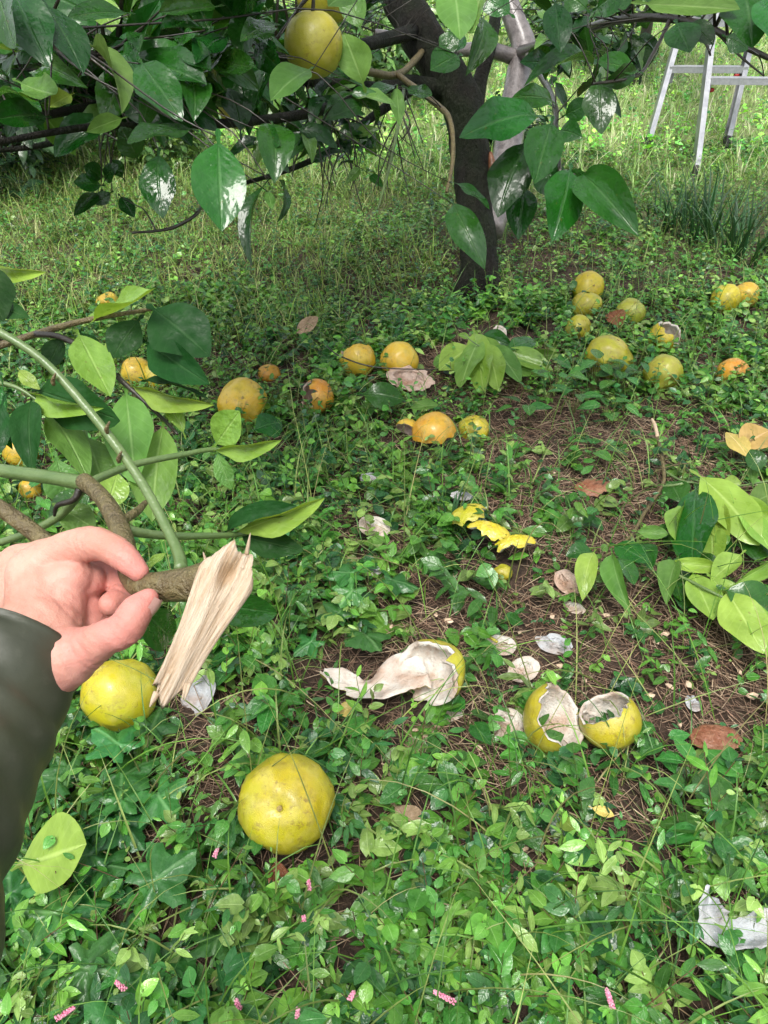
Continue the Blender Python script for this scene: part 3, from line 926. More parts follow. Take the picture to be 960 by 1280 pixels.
def nod(px, py, d): return (px, py, d)
trunk_foot = tree_base + Vector((0, 0, -0.12))
branch('trunk', [trunk_foot, at(599, 340, D0), at(594, 270, D0 - 0.03), at(588, 200, D0 - 0.06), at(577, 130, D0 - 0.1), at(552, 85, D0 - 0.12), at(524, 40, D0 - 0.14), at(494, -15, D0 - 0.12), at(465, -90, D0 - 0.05), at(430, -190, D0)],
       [0.160, 0.086, 0.072, 0.076, 0.084, 0.084, 0.082, 0.078, 0.07, 0.055], 'bark', 26, 0.13, 9)
branch('limb', [at(584, 165, D0 - 0.04), at(600, 100, D0 - 0.03), at(616, 40, D0), at(630, -60, D0 + 0.1)], [0.055, 0.030, 0.026, 0.02], 'bark', 14)
branch('limb', [at(610, 290, D0 + 0.04), at(628, 222, D0 + 0.08), at(640, 150, D0 + 0.14), at(648, 95, D0 + 0.18), at(655, 62, D0 + 0.2), at(642, 22, D0 + 0.2), at(622, -30, D0 + 0.2), at(600, -120, D0 + 0.2)],
       [0.066, 0.064, 0.060, 0.056, 0.056, 0.048, 0.044, 0.03], 'bark_pale', 16, 0.06)
branch('limb', [at(650, 75, D0 + 0.2), at(610, 62, D0 + 0.15), at(565, 62, D0 + 0.25), at(520, 50, D0 + 0.4), at(470, 40, D0 + 0.5)], [0.034, 0.030, 0.028, 0.022, 0.014], 'bark_pale', 10, 0.06)
branch('limb', [at(652, 68, D0 + 0.2), at(700, 50, 2.75), at(760, 28, 2.2), at(820, 22, 1.95), at(880, 32, 1.8), at(930, 58, 1.7), at(1010, 95, 1.6)], [0.038, 0.020, 0.012, 0.010, 0.009, 0.007, 0.004], 'twig', 10)
branch('limb', [at(560, 118, D0 - 0.08), at(515, 104, 2.9), at(470, 112, 2.65), at(400, 138, 2.25), at(310, 152, 1.85), at(200, 157, 1.5), at(100, 160, 1.3), at(-60, 190, 1.15)], [0.045, 0.030, 0.022, 0.016, 0.011, 0.008, 0.006, 0.004], 'bark', 10)
branch('limb', [at(520, 108, 2.9), at(460, 150, 2.75), at(400, 195, 2.55), at(330, 222, 2.4), at(260, 238, 2.3)], [0.022, 0.015, 0.011, 0.007, 0.004], 'bark', 9)
branch('limb', [at(515, 40, 2.95), at(430, 62, 2.35), at(330, 72, 1.75), at(230, 78, 1.4), at(120, 70, 1.15), at(20, 40, 1.0)], [0.030, 0.018, 0.012, 0.008, 0.006, 0.003], 'bark', 10)
branch('limb', [at(430, 62, 2.35), at(360, 100, 2.1), at(270, 118, 1.8), at(140, 130, 1.5), at(30, 148, 1.3), at(-60, 150, 1.2)], [0.022, 0.016, 0.012, 0.009, 0.007, 0.004], 'bark', 9)
branch('limb', [at(470, 112, 2.65), at(420, 105, 2.5), at(300, 100, 2.3), at(180, 140, 2.1), at(60, 180, 2.0), at(-40, 190, 1.9)], [0.024, 0.018, 0.013, 0.010, 0.008, 0.005], 'bark', 9)
branch('twig', [at(530, 62, D0 - 0.14), at(500, 92, 2.55), at(462, 90, 2.3), at(416, 76, 2.1)], [0.013, 0.012, 0.012, 0.011], 'stem_brown', 8, 0.2)
branch('twig', [at(495, 92, 2.5), at(545, 130, 2.2), at(563, 152, 2.1), at(566, 200, 2.05), at(558, 240, 2.0)], [0.010, 0.009, 0.008, 0.006, 0.004], 'stem_brown', 8, 0.2)
branch('twig', [at(505, 110, 2.5), at(497, 160, 2.3), at(485, 215, 2.25), at(472, 262, 2.2)], [0.006, 0.006, 0.005, 0.003], 'stem_green', 7, 0.2)
branch('twig', [at(660, 70, 3.0), at(690, 120, 2.2), at(695, 165, 1.85), at(700, 215, 1.62)], [0.014, 0.009, 0.007, 0.004], 'twig', 8, 0.2)
branch('twig', [at(840, 20, 1.9), at(815, 70, 1.85), at(795, 95, 1.8), at(740, 105, 1.7)], [0.006, 0.005, 0.004, 0.003], 'twig', 7, 0.2)
branch('twig', [at(870, 30, 1.8), at(885, 60, 1.75), at(888, 70, 1.75)], [0.005, 0.003, 0.002], 'twig', 6, 0.2)
branch('twig', [at(895, 40, 1.78), at(925, 70, 1.7), at(955, 95, 1.65)], [0.004, 0.003, 0.002], 'twig', 6, 0.2)
branch('twig', [at(250, 240, 2.3), at(250, 262, 1.6), at(215, 285, 1.55), at(165, 291, 1.5)], [0.004, 0.004, 0.0035, 0.0025], 'twig', 7, 0.3)
# overhead limbs (above the frame)
top = at(430, -190, D0)
branch('limb', [top, top + Vector((-0.5, -0.5, 0.35)), top + Vector((-1.1, -0.9, 0.4)), top + Vector((-1.6, -1.1, 0.3))], [0.055, 0.04, 0.025, 0.01], 'bark', 8)
branch('limb', [top, top + Vector((0.1, 0.6, 0.5)), top + Vector((-0.2, 1.2, 0.7))], [0.05, 0.03, 0.012], 'bark', 8)
branch('limb', [at(600, -120, D0 + 0.2), at(700, -200, D0), at(800, -260, 2.6), at(900, -300, 2.3)], [0.03, 0.026, 0.018, 0.008], 'bark', 8)
# wound on the trunk
wp = [at(613, 190, D0 - 0.10), at(616, 215, D0 - 0.09), at(618, 245, D0 - 0.08)]
V, Fc = tube(wp, [0.006, 0.02, 0.006], 10, 5, 0.2)
mesh_obj('bark_wound', V, Fc, MAT['scar'], tree)

# hanging fruit
def hang_fruit(px, py, wpx, d, label, seed):
    c = at(px, py, d)
    Rr = wpx * 0.5 * d / F
    Vv, Fc = fruit_geo(seed, 1.02, 0.04)
    o = mesh_obj('hanging_pomelo', [c + v * Rr for v in Vv], Fc, MAT['f_hang'], at_loc=c)
    tag(o, label, 'fruit', 'pomelos hanging in the tree')
    topp = c + Vector((0, 0, Rr * 0.94))
    best = min(BR, key=lambda b: (b[0] - (topp + Vector((0, 0, 0.05)))).length)[0]
    V, F2 = tube([topp - Vector((0, 0, 0.01)), topp + Vector((0, 0, 0.03)), (topp + best) * 0.5 + Vector((0, 0, 0.02)), best], [0.005, 0.004, 0.004, 0.005], 7, 5)
    s = bpy.data.meshes.new('stalk'); s.from_pydata([tuple(v - c) for v in V], [], F2); s.materials.append(MAT['twig'])
    link(bpy.data.objects.new('stalk', s), o)
hang_fruit(392, 56, 74, 1.75, 'dull yellow pomelo hanging among wet leaves in the tree', 5)
hang_fruit(405, -8, 70, 1.9, 'pomelo hanging higher, cut by the leaves above the other hanging one', 6)
hang_fruit(296, 135, 46, 2.2, 'shaded green-yellow pomelo hanging deep behind the leaves', 9)

# leaves: hand placed ones first: (base px,py) (tip px,py) width px, depth base, depth tip, roll, variant, material
KEY = [
 (273,172,277,289,78,0.98,0.95,0,0,'cit_mid'), (200,192,204,273,50,1.1,1.08,20,1,'cit_mid'), (338,158,343,230,52,1.15,1.1,-15,2,'cit_mid'), (322,162,350,182,30,1.15,1.1,0,6,'cit_mid'),
 (242,165,160,180,50,1.05,0.95,25,6,'cit_dark'), (178,80,228,152,58,1.05,1.0,10,1,'cit_mid'), (108,62,152,142,52,1.05,1.0,-50,5,'cit_under'), (390,88,338,126,46,1.2,1.1,20,0,'cit_under'),
 (338,232,316,334,34,1.15,1.12,40,2,'cit_dark'), (342,225,346,278,26,1.15,1.12,-60,7,'cit_dark'), (335,240,340,262,16,1.15,1.13,0,1,'cit_under'),
 (20,-10,62,84,70,0.95,0.9,15,1,'cit_dark'), (55,5,104,92,62,0.95,0.92,-20,0,'cit_dark'), (0,-30,20,60,60,0.9,0.85,30,6,'cit_mid'), (256,38,200,36,24,1.1,1.0,30,3,'cit_dark'),
 (162,18,84,22,30,1.05,1.0,25,0,'cit_mid'), (275,8,198,16,34,1.1,1.0,15,8,'cit_mid'), (350,45,300,52,30,1.2,1.1,30,1,'cit_mid'), (262,72,318,84,36,1.2,1.1,20,4,'cit_mid'),
 (235,100,242,152,44,1.15,1.1,-25,2,'cit_mid'), (60,148,-10,150,42,1.1,1.0,10,0,'cit_dark'), (0,128,52,140,34,1.1,1.0,-30,1,'cit_mid'), (290,55,245,80,40,1.2,1.1,40,1,'cit_dark'),
 (90,118,60,134,26,1.2,1.15,0,3,'cit_pale'), (155,148,108,165,24,1.2,1.15,0,0,'cit_under'), (172,200,150,158,40,1.3,1.25,10,1,'cit_mid'),
 (320,55,352,90,40,1.3,1.25,15,6,'cit_mid'), (345,60,300,28,34,1.3,1.2,20,0,'cit_mid'), (455,-20,410,8,50,1.5,1.45,20,0,'cit_under'), (452,40,432,-12,40,1.6,1.6,0,0,'cit_under'),
 (455,110,430,42,48,1.8,1.75,0,1,'cit_under'), (300,170,286,110,44,1.4,1.4,30,1,'cit_dark'), (160,60,200,0,44,1.2,1.15,20,2,'cit_mid'), (240,-10,262,40,40,1.25,1.2,10,1,'cit_mid'),
 (330,-10,300,30,40,1.3,1.25,20,0,'cit_mid'), (120,-10,140,40,46,1.1,1.1,-10,0,'cit_pale'), (60,90,110,110,40,1.2,1.1,20,2,'cit_mid'), (20,100,70,118,44,1.1,1.0,10,4,'cit_under'),
 (495,108,460,128,26,2.1,2.0,30,0,'cit_mid'), (497,110,500,158,20,2.1,2.05,10,1,'cit_under'), (505,108,540,120,22,2.1,2.0,0,4,'cit_mid'),
 # over the trunk
 (568,-18,575,50,60,1.35,1.3,0,0,'cit_under'), (610,-15,592,40,44,1.4,1.3,25,6,'cit_under'), (575,70,538,88,42,1.5,1.45,10,0,'cit_mid'), (572,40,552,70,30,1.5,1.5,10,1,'cit_mid'),
 (600,25,582,95,36,1.5,1.45,-35,2,'cit_mid'), (560,50,580,60,30,1.55,1.5,0,4,'cit_mid'),
 (568,256,606,337,44,1.6,1.55,10,7,'cit_mid'), (566,230,612,262,30,1.7,1.68,-40,1,'cit_dark'),
 # hanging spray right of trunk
 (672,150,574,172,52,1.75,1.6,10,1,'cit_mid'), (690,152,668,230,56,1.7,1.6,0,0,'cit_mid'), (664,178,622,272,60,1.75,1.7,20,1,'cit_dark'), (655,235,648,300,44,1.8,1.78,0,2,'cit_mid'),
 (712,212,690,302,60,1.62,1.55,-12,1,'cit_mid'), (728,220,798,296,62,1.62,1.5,5,5,'cit_mid'), (700,215,745,245,40,1.65,1.6,30,0,'cit_mid'), (750,98,752,168,46,1.8,1.78,10,1,'cit_mid'),
 (740,92,655,108,36,1.9,1.75,25,2,'cit_mid'), (800,92,745,78,36,1.8,1.75,30,0,'cit_mid'), (795,88,752,106,30,1.8,1.75,-30,1,'cit_mid'), (694,2,700,66,42,1.7,1.65,0,0,'cit_dark'),
 (690,88,650,78,30,2.0,1.9,10,1,'cit_dark'), (700,165,728,172,34,1.75,1.7,0,2,'cit_dark'), (690,130,640,122,30,2.0,1.9,10,1,'cit_mid'), (705,145,740,128,30,1.9,1.85,10,1,'cit_mid'),
 (672,200,700,245,50,1.8,1.8,0,0,'cit_dark'),
 # top right
 (800,4,925,12,56,1.25,1.15,-10,8,'cit_under'), (845,28,862,66,50,1.6,1.55,0,0,'cit_dark'), (860,30,892,56,34,1.6,1.55,0,1,'cit_dark'), (930,-10,940,60,70,1.2,1.15,0,1,'cit_dark'),
 (960,-5,965,50,50,1.15,1.1,0,0,'cit_mid'), (745,12,790,-20,50,1.6,1.5,0,0,'cit_mid'), (790,60,800,45,26,2.1,2.1,0,1,'cit_dark'), (800,100,806,40,40,2.3,2.3,0,1,'cit_dark'),
 (735,14,706,-10,36,1.7,1.7,0,1,'cit_mid'), (905,45,935,62,30,1.5,1.5,0,1,'cit_dark'), (640,20,600,-6,40,1.7,1.7,10,0,'cit_mid'),
 # small far sprays on the left
 (130,222,104,208,26,1.6,1.55,0,0,'cit_dark'), (132,225,148,206,24,1.6,1.55,0,1,'cit_dark'), (128,232,92,228,26,1.6,1.55,0,0,'cit_mid'), (126,240,92,270,20,1.6,1.55,0,3,'cit_dark'),
 (150,245,168,272,22,1.6,1.6,0,1,'cit_dark'), (140,240,120,256,18,1.6,1.6,0,1,'cit_dark'), (155,225,138,200,22,1.6,1.6,0,1,'cit_mid'),
]
LEAFREC = []
N_KEYS = len(KEY)
def rec(M, var, mat):
    c = M @ Vector((0, 0.5, 0))
    u, v, d = project(c.x, c.y, c.z)
    size = M.to_scale().y * F / max(d, 0.1)
    inside = d > 0.2 and -60 < u < 1020 and -70 < v < 1300
    if len(LEAFREC) >= N_KEYS and d < 3.3 and ((470 < u < 565 and -20 < v < 150) or (598 < u < 668 and 0 < v < 150) or (555 < u < 640 and 150 < v < 360) or (335 < u < 450 and -10 < v < 120 and d < 2.0)):
        return
    LEAFREC.append((size if inside else -1.0 / max(d, 0.1), M, var, mat, d))

TWIGS = []
def twig_to(c, r0=0.0015, L_big=True):
    cand = BRL if L_big else BR
    if not L_big:
        near = min(BR, key=lambda b: (b[0] - c).length)
        if (near[0] - c).length > 0.22:
            cand = [q for q in BRL if q[0].z > c.z + 0.08] or BRL
    best = min(cand, key=lambda b: (b[0] - c).length)
    b = best[0]
    L = (b - c).length
    m1 = b.lerp(c, 0.35) + Vector((random.uniform(-1, 1), random.uniform(-1, 1), random.uniform(0.2, 1.2))) * L * 0.10
    m2 = b.lerp(c, 0.7) + Vector((random.uniform(-1, 1), random.uniform(-1, 1), random.uniform(0, 1.0))) * L * 0.08
    TWIGS.append(tube([b, m1, m2, c], [min(best[1] * 0.6, 0.0022 + 0.0015 * L), r0, r0 * 0.8, r0 * 0.5], 5, 3))
    return b, m1, m2

for k in KEY:
    x0, y0, x1, y1, w, d0, d1, roll, var, mt = k
    base = at(x0, y0, d0); tip = at(x1, y1, d1)
    rec(leaf_matrix(base + (base - tip) * 0.10, tip, w * 0.86 * d0 / F, roll=roll), var, mt)
    twig_to(base, 0.0016, L_big=False)
N_KEY = len(LEAFREC)

def cluster(c, n, size, droop=0.6, pale=0.12, spread=0.09):
    b, m1, m2 = twig_to(c)
    tw = (c - m2)
    tw = tw.normalized() if tw.length > 1e-4 else Vector((0, 0, -1))
    for i in range(n):
        t = i / max(n - 1, 1)
        p = m2.lerp(c, t) + (m1 - m2) * 0.4 * (1 - t) * random.random()
        a = random.uniform(0, 6.28)
        dirv = tw * 0.6 + Vector((math.cos(a), math.sin(a), random.uniform(-0.2, 0.5))) * 0.9 + Vector((0, 0, -droop * random.random()))
        dirv.normalize()
        L = size * random.uniform(0.65, 1.2)
        face = Vector((random.uniform(-0.6, 0.6), random.uniform(-0.9, 0.4), 1.0 - random.random() * 0.5))
        q = random.random()
        mt = 'cit_under' if q < pale else ('cit_mid' if q < 0.62 else 'cit_dark')
        rec(leaf_matrix(p, p + dirv * L, L * random.uniform(0.36, 0.47), face=face), random.randrange(NVAR), mt)

# canopy fill seen in the frame
def reg(n, x0, x1, y0, y1, d0, d1, nl, size, **k):
    for _ in range(n):
        cluster(at(random.uniform(x0, x1), random.uniform(y0, y1), random.uniform(d0, d1)), nl, size, **k)
reg(34, -60, 380, -70, 80, 1.05, 1.7, 6, 0.145)
reg(15, -60, 330, 70, 140, 1.3, 2.0, 5, 0.135)
reg(34, -60, 360, -60, 125, 1.4, 2.3, 8, 0.145)
reg(22, 180, 500, 20, 180, 2.2, 3.1, 6, 0.115)
reg(10, 420, 560, -40, 60, 2.0, 2.8, 5, 0.12)
reg(11, 560, 800, -60, 40, 1.8, 3.0, 5, 0.12)
reg(10, 780, 1000, -80, 20, 1.3, 2.2, 6, 0.125)
reg(6, 380, 470, 150, 220, 2.4, 2.9, 4, 0.09)
reg(20, 290, 480, 60, 185, 1.9, 2.8, 7, 0.11)
reg(7, 660, 790, 20, 110, 1.9, 2.6, 5, 0.11)
reg(12, -60, 480, -60, 70, 2.8, 4.2, 6, 0.12)
reg(8, 640, 800, 30, 110, 2.6, 3.6, 4, 0.10)
# overhead crown, above the frame
for _ in range(190):
    a = random.uniform(0, 6.28); rr = math.sqrt(random.random())
    c = Vector((0.35 + 2.1 * rr * math.cos(a), 2.9 + 1.9 * rr * math.sin(a), random.uniform(1.35, 2.6)))
    if (c - CAMP).length < 0.7 or c.z < 1.30: continue
    cluster(c, 7, 0.13)

# bare fine twigs hanging under the boughs
for _ in range(46):
    x = random.uniform(330, 520); y = random.uniform(110, 190)
    d = random.uniform(2.2, 2.9)
    p0 = at(x, y, d)
    p0 = min(BR, key=lambda b: (b[0] - p0).length)[0]
    L = random.uniform(0.08, 0.25)
    p1 = p0 + Vector((random.uniform(-0.06, 0.06), random.uniform(-0.06, 0.06), -L * 0.5))
    p2 = p1 + Vector((random.uniform(-0.05, 0.05), random.uniform(-0.05, 0.05), -L * 0.5))
    TWIGS.append(tube([p0, p1, p2], [0.003, 0.0022, 0.0012], 5, 3))
V, Fc = join(TWIGS)
o = mesh_obj('fine_twigs', V, Fc, MAT['twig'], tree)
o['kind'] = 'stuff'

order = sorted(range(len(LEAFREC)), key=lambda i: -(LEAFREC[i][0] + (1000 if i < N_KEY else 0)))
for i in order[:300]:
    s, M, var, mt, d = LEAFREC[i]
    inst('leaf', CIT_MESH[(var, mt)], M, tree)
rest = order[300:]
COLS = {'cit_dark': (0.010, 0.055, 0.010), 'cit_mid': (0.019, 0.100, 0.012), 'cit_under': (0.105, 0.235, 0.045), 'cit_pale': (0.2, 0.36, 0.07)}
LOW = [citrus_geo(300 + k, bend=[0.3, 0.7, 0.1, 0.9][k], fold=0.25, wave=0.03, rows=6, cols=(-1, 0, 1), petiole=False) for k in range(4)]
chunks = []
for v4 in range(4):
    ids = [i for i in rest if i % 4 == v4]
    Ms = np.array([[list(r) for r in LEAFREC[i][1]] for i in ids])
    cc = np.array([COLS[LEAFREC[i][3]] for i in ids]) * RNG.uniform(0.7, 1.3, (len(ids), 1))
    chunks.append(scatter('x', LOW[v4], Ms[:, :3, 3], Ms[:, :3, :3], np.ones((len(ids), 3)), cc, None))
o = scatter_obj('foliage', chunks, MAT['cit_stuff'], tree)
o['kind'] = 'stuff'

# ------------------------------------------------------------------ ladder
def build_ladder():
    lf, lb, rb = gp(866, 222), gp(806, 184), gp(909, 184)
    def depth(p): return project(p.x, p.y, p.z)[2]
    rf = lf + (rb - lb) * 1.05
    rf.z = gz(rf.x, rf.y)
    f1 = at(886, 54, depth(lf) + 0.12)
    b1 = at(842, 57, depth(lb) - 0.10)
    r1 = at(936, 72, depth(rb) - 0.10)
    def ext(a, b, z): return a + (b - a) * ((z - a.z) / (b.z - a.z))
    H = lf.z + 1.75
    legs = {'lf': (lf, ext(lf, f1, H)), 'lb': (lb, ext(lb, b1, H)), 'rb': (rb, ext(rb, r1, H))}
    rt = legs['lf'][1] + (legs['rb'][1] - legs['lb'][1])
    legs['rf'] = (rf, rt)
    lad = empty('step_ladder', (lf + rb) * 0.5, 'aluminium step ladder standing in pale grass beyond the tree', 'ladder')
    across = (rb - lb).normalized()
    for key, (a, b) in legs.items():
        t = (b - a).normalized()
        fwd = across.cross(t).normalized()
        ac = t.cross(fwd).normalized()
        a2 = a - t * 0.03
        c = (a2 + b) * 0.5
        hl = (b - a2).length * 0.5
        s = 1 if key[0] == 'l' else -1
        prt = [box(c, ac * 0.004, fwd * 0.034, t * hl), box(c + ac * s * 0.0165 + fwd * 0.031, ac * 0.0125, fwd * 0.003, t * (hl - 0.001)), box(c + ac * s * 0.0165 - fwd * 0.031, ac * 0.0125, fwd * 0.003, t * (hl - 0.001))]
        V, Fc = join(prt)
        rail = mesh_obj('rail', V, Fc, MAT['alu'], lad, smooth=False)
        V, Fc = box(a + t * 0.01 + ac * s * 0.01, ac * 0.022, fwd * 0.042, t * 0.05)
        mesh_obj('rubber_foot', V, Fc, MAT['rubber'], rail, smooth=False, root=lad)
    def pt(key, z):
        a, b = legs[key]
        return ext(a, b, z)
    def z_at(key, py):
        a, b = legs[key]
        lo, hi = a.z, b.z
        for _ in range(40):
            m = (lo + hi) / 2
            p = ext(a, b, m)
            if project(p.x, p.y, p.z)[1] > py: lo = m
            else: hi = m
        return lo
    for (l, r_, z0) in (('lb', 'rb', z_at('lb', 83)), ('lf', 'rf', z_at('lf', 97))):
        for k in range(5):
            z = z0 + 0.29 * k
            if z > H - 0.05: break
            p, q = pt(l, z), pt(r_, z)
            mid = (p + q) * 0.5
            hv = (q - p) * 0.5
            dn = hv.normalized()
            fw = Vector((0, 0, 1)).cross(dn).normalized()
            V, Fc = join([box(mid, hv * 0.985, fw * 0.045, Vector((0, 0, 0.004))), box(mid + fw * 0.042 - Vector((0, 0, 0.018)), hv * 0.98, fw * 0.003, Vector((0, 0, 0.016))), box(mid - fw * 0.042 - Vector((0, 0, 0.018)), hv * 0.98, fw * 0.003, Vector((0, 0, 0.016)))])
            tread = mesh_obj('tread', V, Fc, MAT['alu_dark'], lad, smooth=False)
            for e, sg in ((p, 1), (q, -1)):
                cc = e + dn * sg * 0.028 - Vector((0, 0, 0.05))
                V, Fc = box(cc, dn * 0.016, fw * 0.028, Vector((0, 0, 0.045)))
                mesh_obj('bracket', V, Fc, MAT['alu'], tread, smooth=False, root=lad)
        if l == 'lb':
            cc = pt('rb', z0) - across * 0.065 + Vector((0, -0.03, -0.045))
        else:
            cc = pt('lf', z0) + across * 0.06 + Vector((0, 0.0, -0.07))
        V, Fc = tube([cc - across * 0.018, cc - across * 0.006, cc + across * 0.006, cc + across * 0.018], [0.009, 0.014, 0.014, 0.009], 8, 2)
        mesh_obj('red_cap', V, Fc, MAT['red_cap'], lad)
    tc = (legs['lf'][1] + legs['rb'][1]) * 0.5
    V, Fc = box(tc, across * 0.26, Vector((0, 0.09, 0)), Vector((0, 0, 0.015)))
    mesh_obj('top_plate', V, Fc, MAT['alu_dark'], lad, smooth=False)
build_ladder()

# ------------------------------------------------------------------ the held branch
held_o = at(150, 735, 0.42)
held = empty('held_branch', held_o, 'freshly broken leafy citrus branch with torn pale wood held in the hand', 'branch')

def part_tube(name, pl, rad, mat, parent, sides=10, sub=6, lump=0.12):
    P = [p if isinstance(p, Vector) else at(*p) for p in pl]
    V, Fc = tube(P, rad, sides, sub, lump, seed=random.random() * 9)
    return mesh_obj(name, V, Fc, MAT[mat], parent)

part_tube('stem', [(262, 727, 0.395), (235, 730, 0.40), (190, 733, 0.41), (165, 720, 0.428), (152, 668, 0.465), (130, 625, 0.50), (105, 602, 0.53)], [0.0118, 0.0092, 0.0078, 0.0070, 0.0064, 0.0060, 0.0064], 'stem_brown', held, 14)
part_tube('stem', [(108, 605, 0.53), (70, 598, 0.54), (0, 588, 0.56), (-60, 578, 0.58)], [0.0060, 0.0052, 0.0052, 0.005], 'stem_green', held, 12, lump=0.05)
part_tube('stem', [(226, 712, 0.405), (219, 682, 0.42), (170, 592, 0.44), (100, 500, 0.45), (40, 440, 0.45), (-40, 395, 0.45)], [0.0040, 0.0032, 0.0028, 0.0026, 0.0025, 0.0024], 'stem_green', held, 12, lump=0.08)
part_tube('stem', [(120, 735, 0.45), (85, 700, 0.475), (48, 670, 0.485), (0, 635, 0.49), (-60, 600, 0.5)], [0.0056, 0.0056, 0.0055, 0.0054, 0.005], 'stem_brown', held, 12)
part_tube('twig', [(112, 606, 0.53), (125, 597, 0.54), (170, 580, 0.57), (230, 568, 0.6), (268, 562, 0.62), (310, 570, 0.64)], [0.0034, 0.003, 0.0028, 0.0025, 0.002, 0.001], 'stem_green', held, 8)
part_tube('twig', [(148, 660, 0.47), (190, 668, 0.49), (250, 670, 0.52), (320, 664, 0.56), (390, 636, 0.60)], [0.004, 0.0032, 0.0026, 0.002, 0.001], 'stem_green', held, 8)
part_tube('twig', [(145, 655, 0.475), (170, 640, 0.50), (182, 628, 0.52)], [0.0035, 0.003, 0.002], 'stem_brown', held, 8)
part_tube('twig', [(100, 612, 0.53), (92, 625, 0.53), (72, 632, 0.535), (68, 645, 0.54)], [0.003, 0.0022, 0.002, 0.001], 'twig', held, 7)
part_tube('twig', [(-60, 578, 0.58), (-90, 500, 0.68), (-50, 452, 0.76), (0, 432, 0.8), (60, 413, 0.8), (110, 400, 0.78), (190, 386, 0.76)], [0.005, 0.005, 0.0045, 0.0040, 0.0038, 0.003, 0.0018], 'stem_brown', held, 9)
part_tube('twig', [(45, 418, 0.8), (75, 421, 0.79), (110, 440, 0.78), (150, 474, 0.77), (200, 520, 0.76), (222, 543, 0.75)], [0.0036, 0.0032, 0.003, 0.0026, 0.002, 0.0014], 'twig', held, 9)
part_tube('twig', [(-80, 505, 0.68), (-20, 480, 0.7), (20, 484, 0.7), (60, 510, 0.7)], [0.003, 0.0028, 0.0022, 0.0015], 'stem_green', held, 8)
part_tube('twig', [(-50, 452, 0.76), (-60, 390, 0.74), (-40, 340, 0.74), (-25, 328, 0.74)], [0.003, 0.0028, 0.0022, 0.0015], 'stem_green', held, 8)
part_tube('twig', [(107, 604, 0.53), (80, 640, 0.55), (40, 664, 0.56), (0, 678, 0.57)], [0.0035, 0.003, 0.003, 0.003], 'stem_green', held, 8)
HELD = [
 (-30,325,58,340,18,0.75,0.7,60,3,'cit_pale'), (-25,335,4,402,56,0.72,0.68,0,1,'cit_shade'), (-10,380,38,398,24,0.72,0.68,20,0,'cit_shade'),
 (95,402,194,360,34,0.80,0.70,-35,4,'cit_pale'), (190,386,262,446,74,0.76,0.74,0,1,'cit_shade'), (176,398,140,448,46,0.77,0.76,10,6,'cit_shade'), (180,426,262,481,46,0.77,0.72,20,3,'cit_shade'),
 (97,416,138,496,46,0.79,0.74,0,0,'cit_pale'), (136,416,147,456,14,0.79,0.78,40,3,'cit_pale'), (160,480,268,506,22,0.77,0.72,50,3,'cit_pale'), (172,482,262,500,20,0.775,0.73,-30,1,'cit_shade'), (158,490,170,604,56,0.77,0.70,0,6,'cit_under'),
 (206,528,190,652,56,0.76,0.70,15,0,'cit_under'), (48,488,150,526,58,0.72,0.66,15,6,'cit_shade'), (30,486,130,510,18,0.715,0.655,60,3,'cit_pale'), (42,504,42,594,38,0.71,0.66,10,2,'cit_shade'), (4,476,16,562,20,0.70,0.68,40,3,'cit_mid'), (60,515,110,600,44,0.72,0.68,-15,1,'cit_under'),
 (108,545,132,612,46,0.74,0.70,0,0,'cit_under'), (148,588,134,636,40,0.7,0.68,0,8,'cit_pale'), (24,462,50,487,16,0.71,0.70,20,1,'cit_pale'), (268,558,300,514,44,0.62,0.60,0,8,'cit_pale'),
 (264,562,352,550,20,0.62,0.58,50,3,'cit_pale'), (272,564,290,612,22,0.62,0.62,20,1,'cit_under'), (288,666,406,622,26,0.55,0.52,45,3,'cit_pale'), (282,670,388,640,34,0.56,0.54,-20,5,'cit_shade'), (300,668,380,688,34,0.56,0.54,20,1,'cit_shade'),
 (222,745,346,766,44,0.44,0.50,25,0,'cit_mid'), (160,745,215,800,50,0.46,0.52,10,1,'cit_mid'), (210,690,184,712,12,0.43,0.425,30,3,'cit_pale'), (70,632,120,662,40,0.56,0.56,0,0,'cit_under'), (70,570,90,640,44,0.62,0.62,0,1,'cit_under'), (120,610,60,655,40,0.6,0.6,0,6,'cit_mid'),
 (230,545,205,500,20,0.75,0.75,20,1,'cit_pale'), (80,420,60,460,30,0.8,0.8,20,0,'cit_shade'), (100,415,120,450,30,0.8,0.8,0,1,'cit_shade'), (5,500,-20,580,40,0.68,0.66,0,0,'cit_shade'),
]
for x0, y0, x1, y1, w, d0, d1, roll, var, mt in HELD:
    bq, tq = at(x0, y0, d0), at(x1, y1, d1)
    bq = bq + (bq - tq) * 0.10
    inst('leaf', CIT_MESH[(var, mt)], leaf_matrix(bq, tq, w * 1.02 * d0 / F, roll=roll), held)
# little buds on the green stem
for (px, py, d) in [(66, 476, 0.45), (133, 536, 0.445), (148, 573, 0.443)]:
    c = at(px, py, d - 0.003)
    V, Fc = tube([c + Vector((0, 0, -0.003)), c, c + Vector((0.003, 0, 0.005))], [0.0010, 0.0014, 0.0005], 7, 3)
    mesh_obj('bud', V, Fc, MAT['stem_brown'], held)

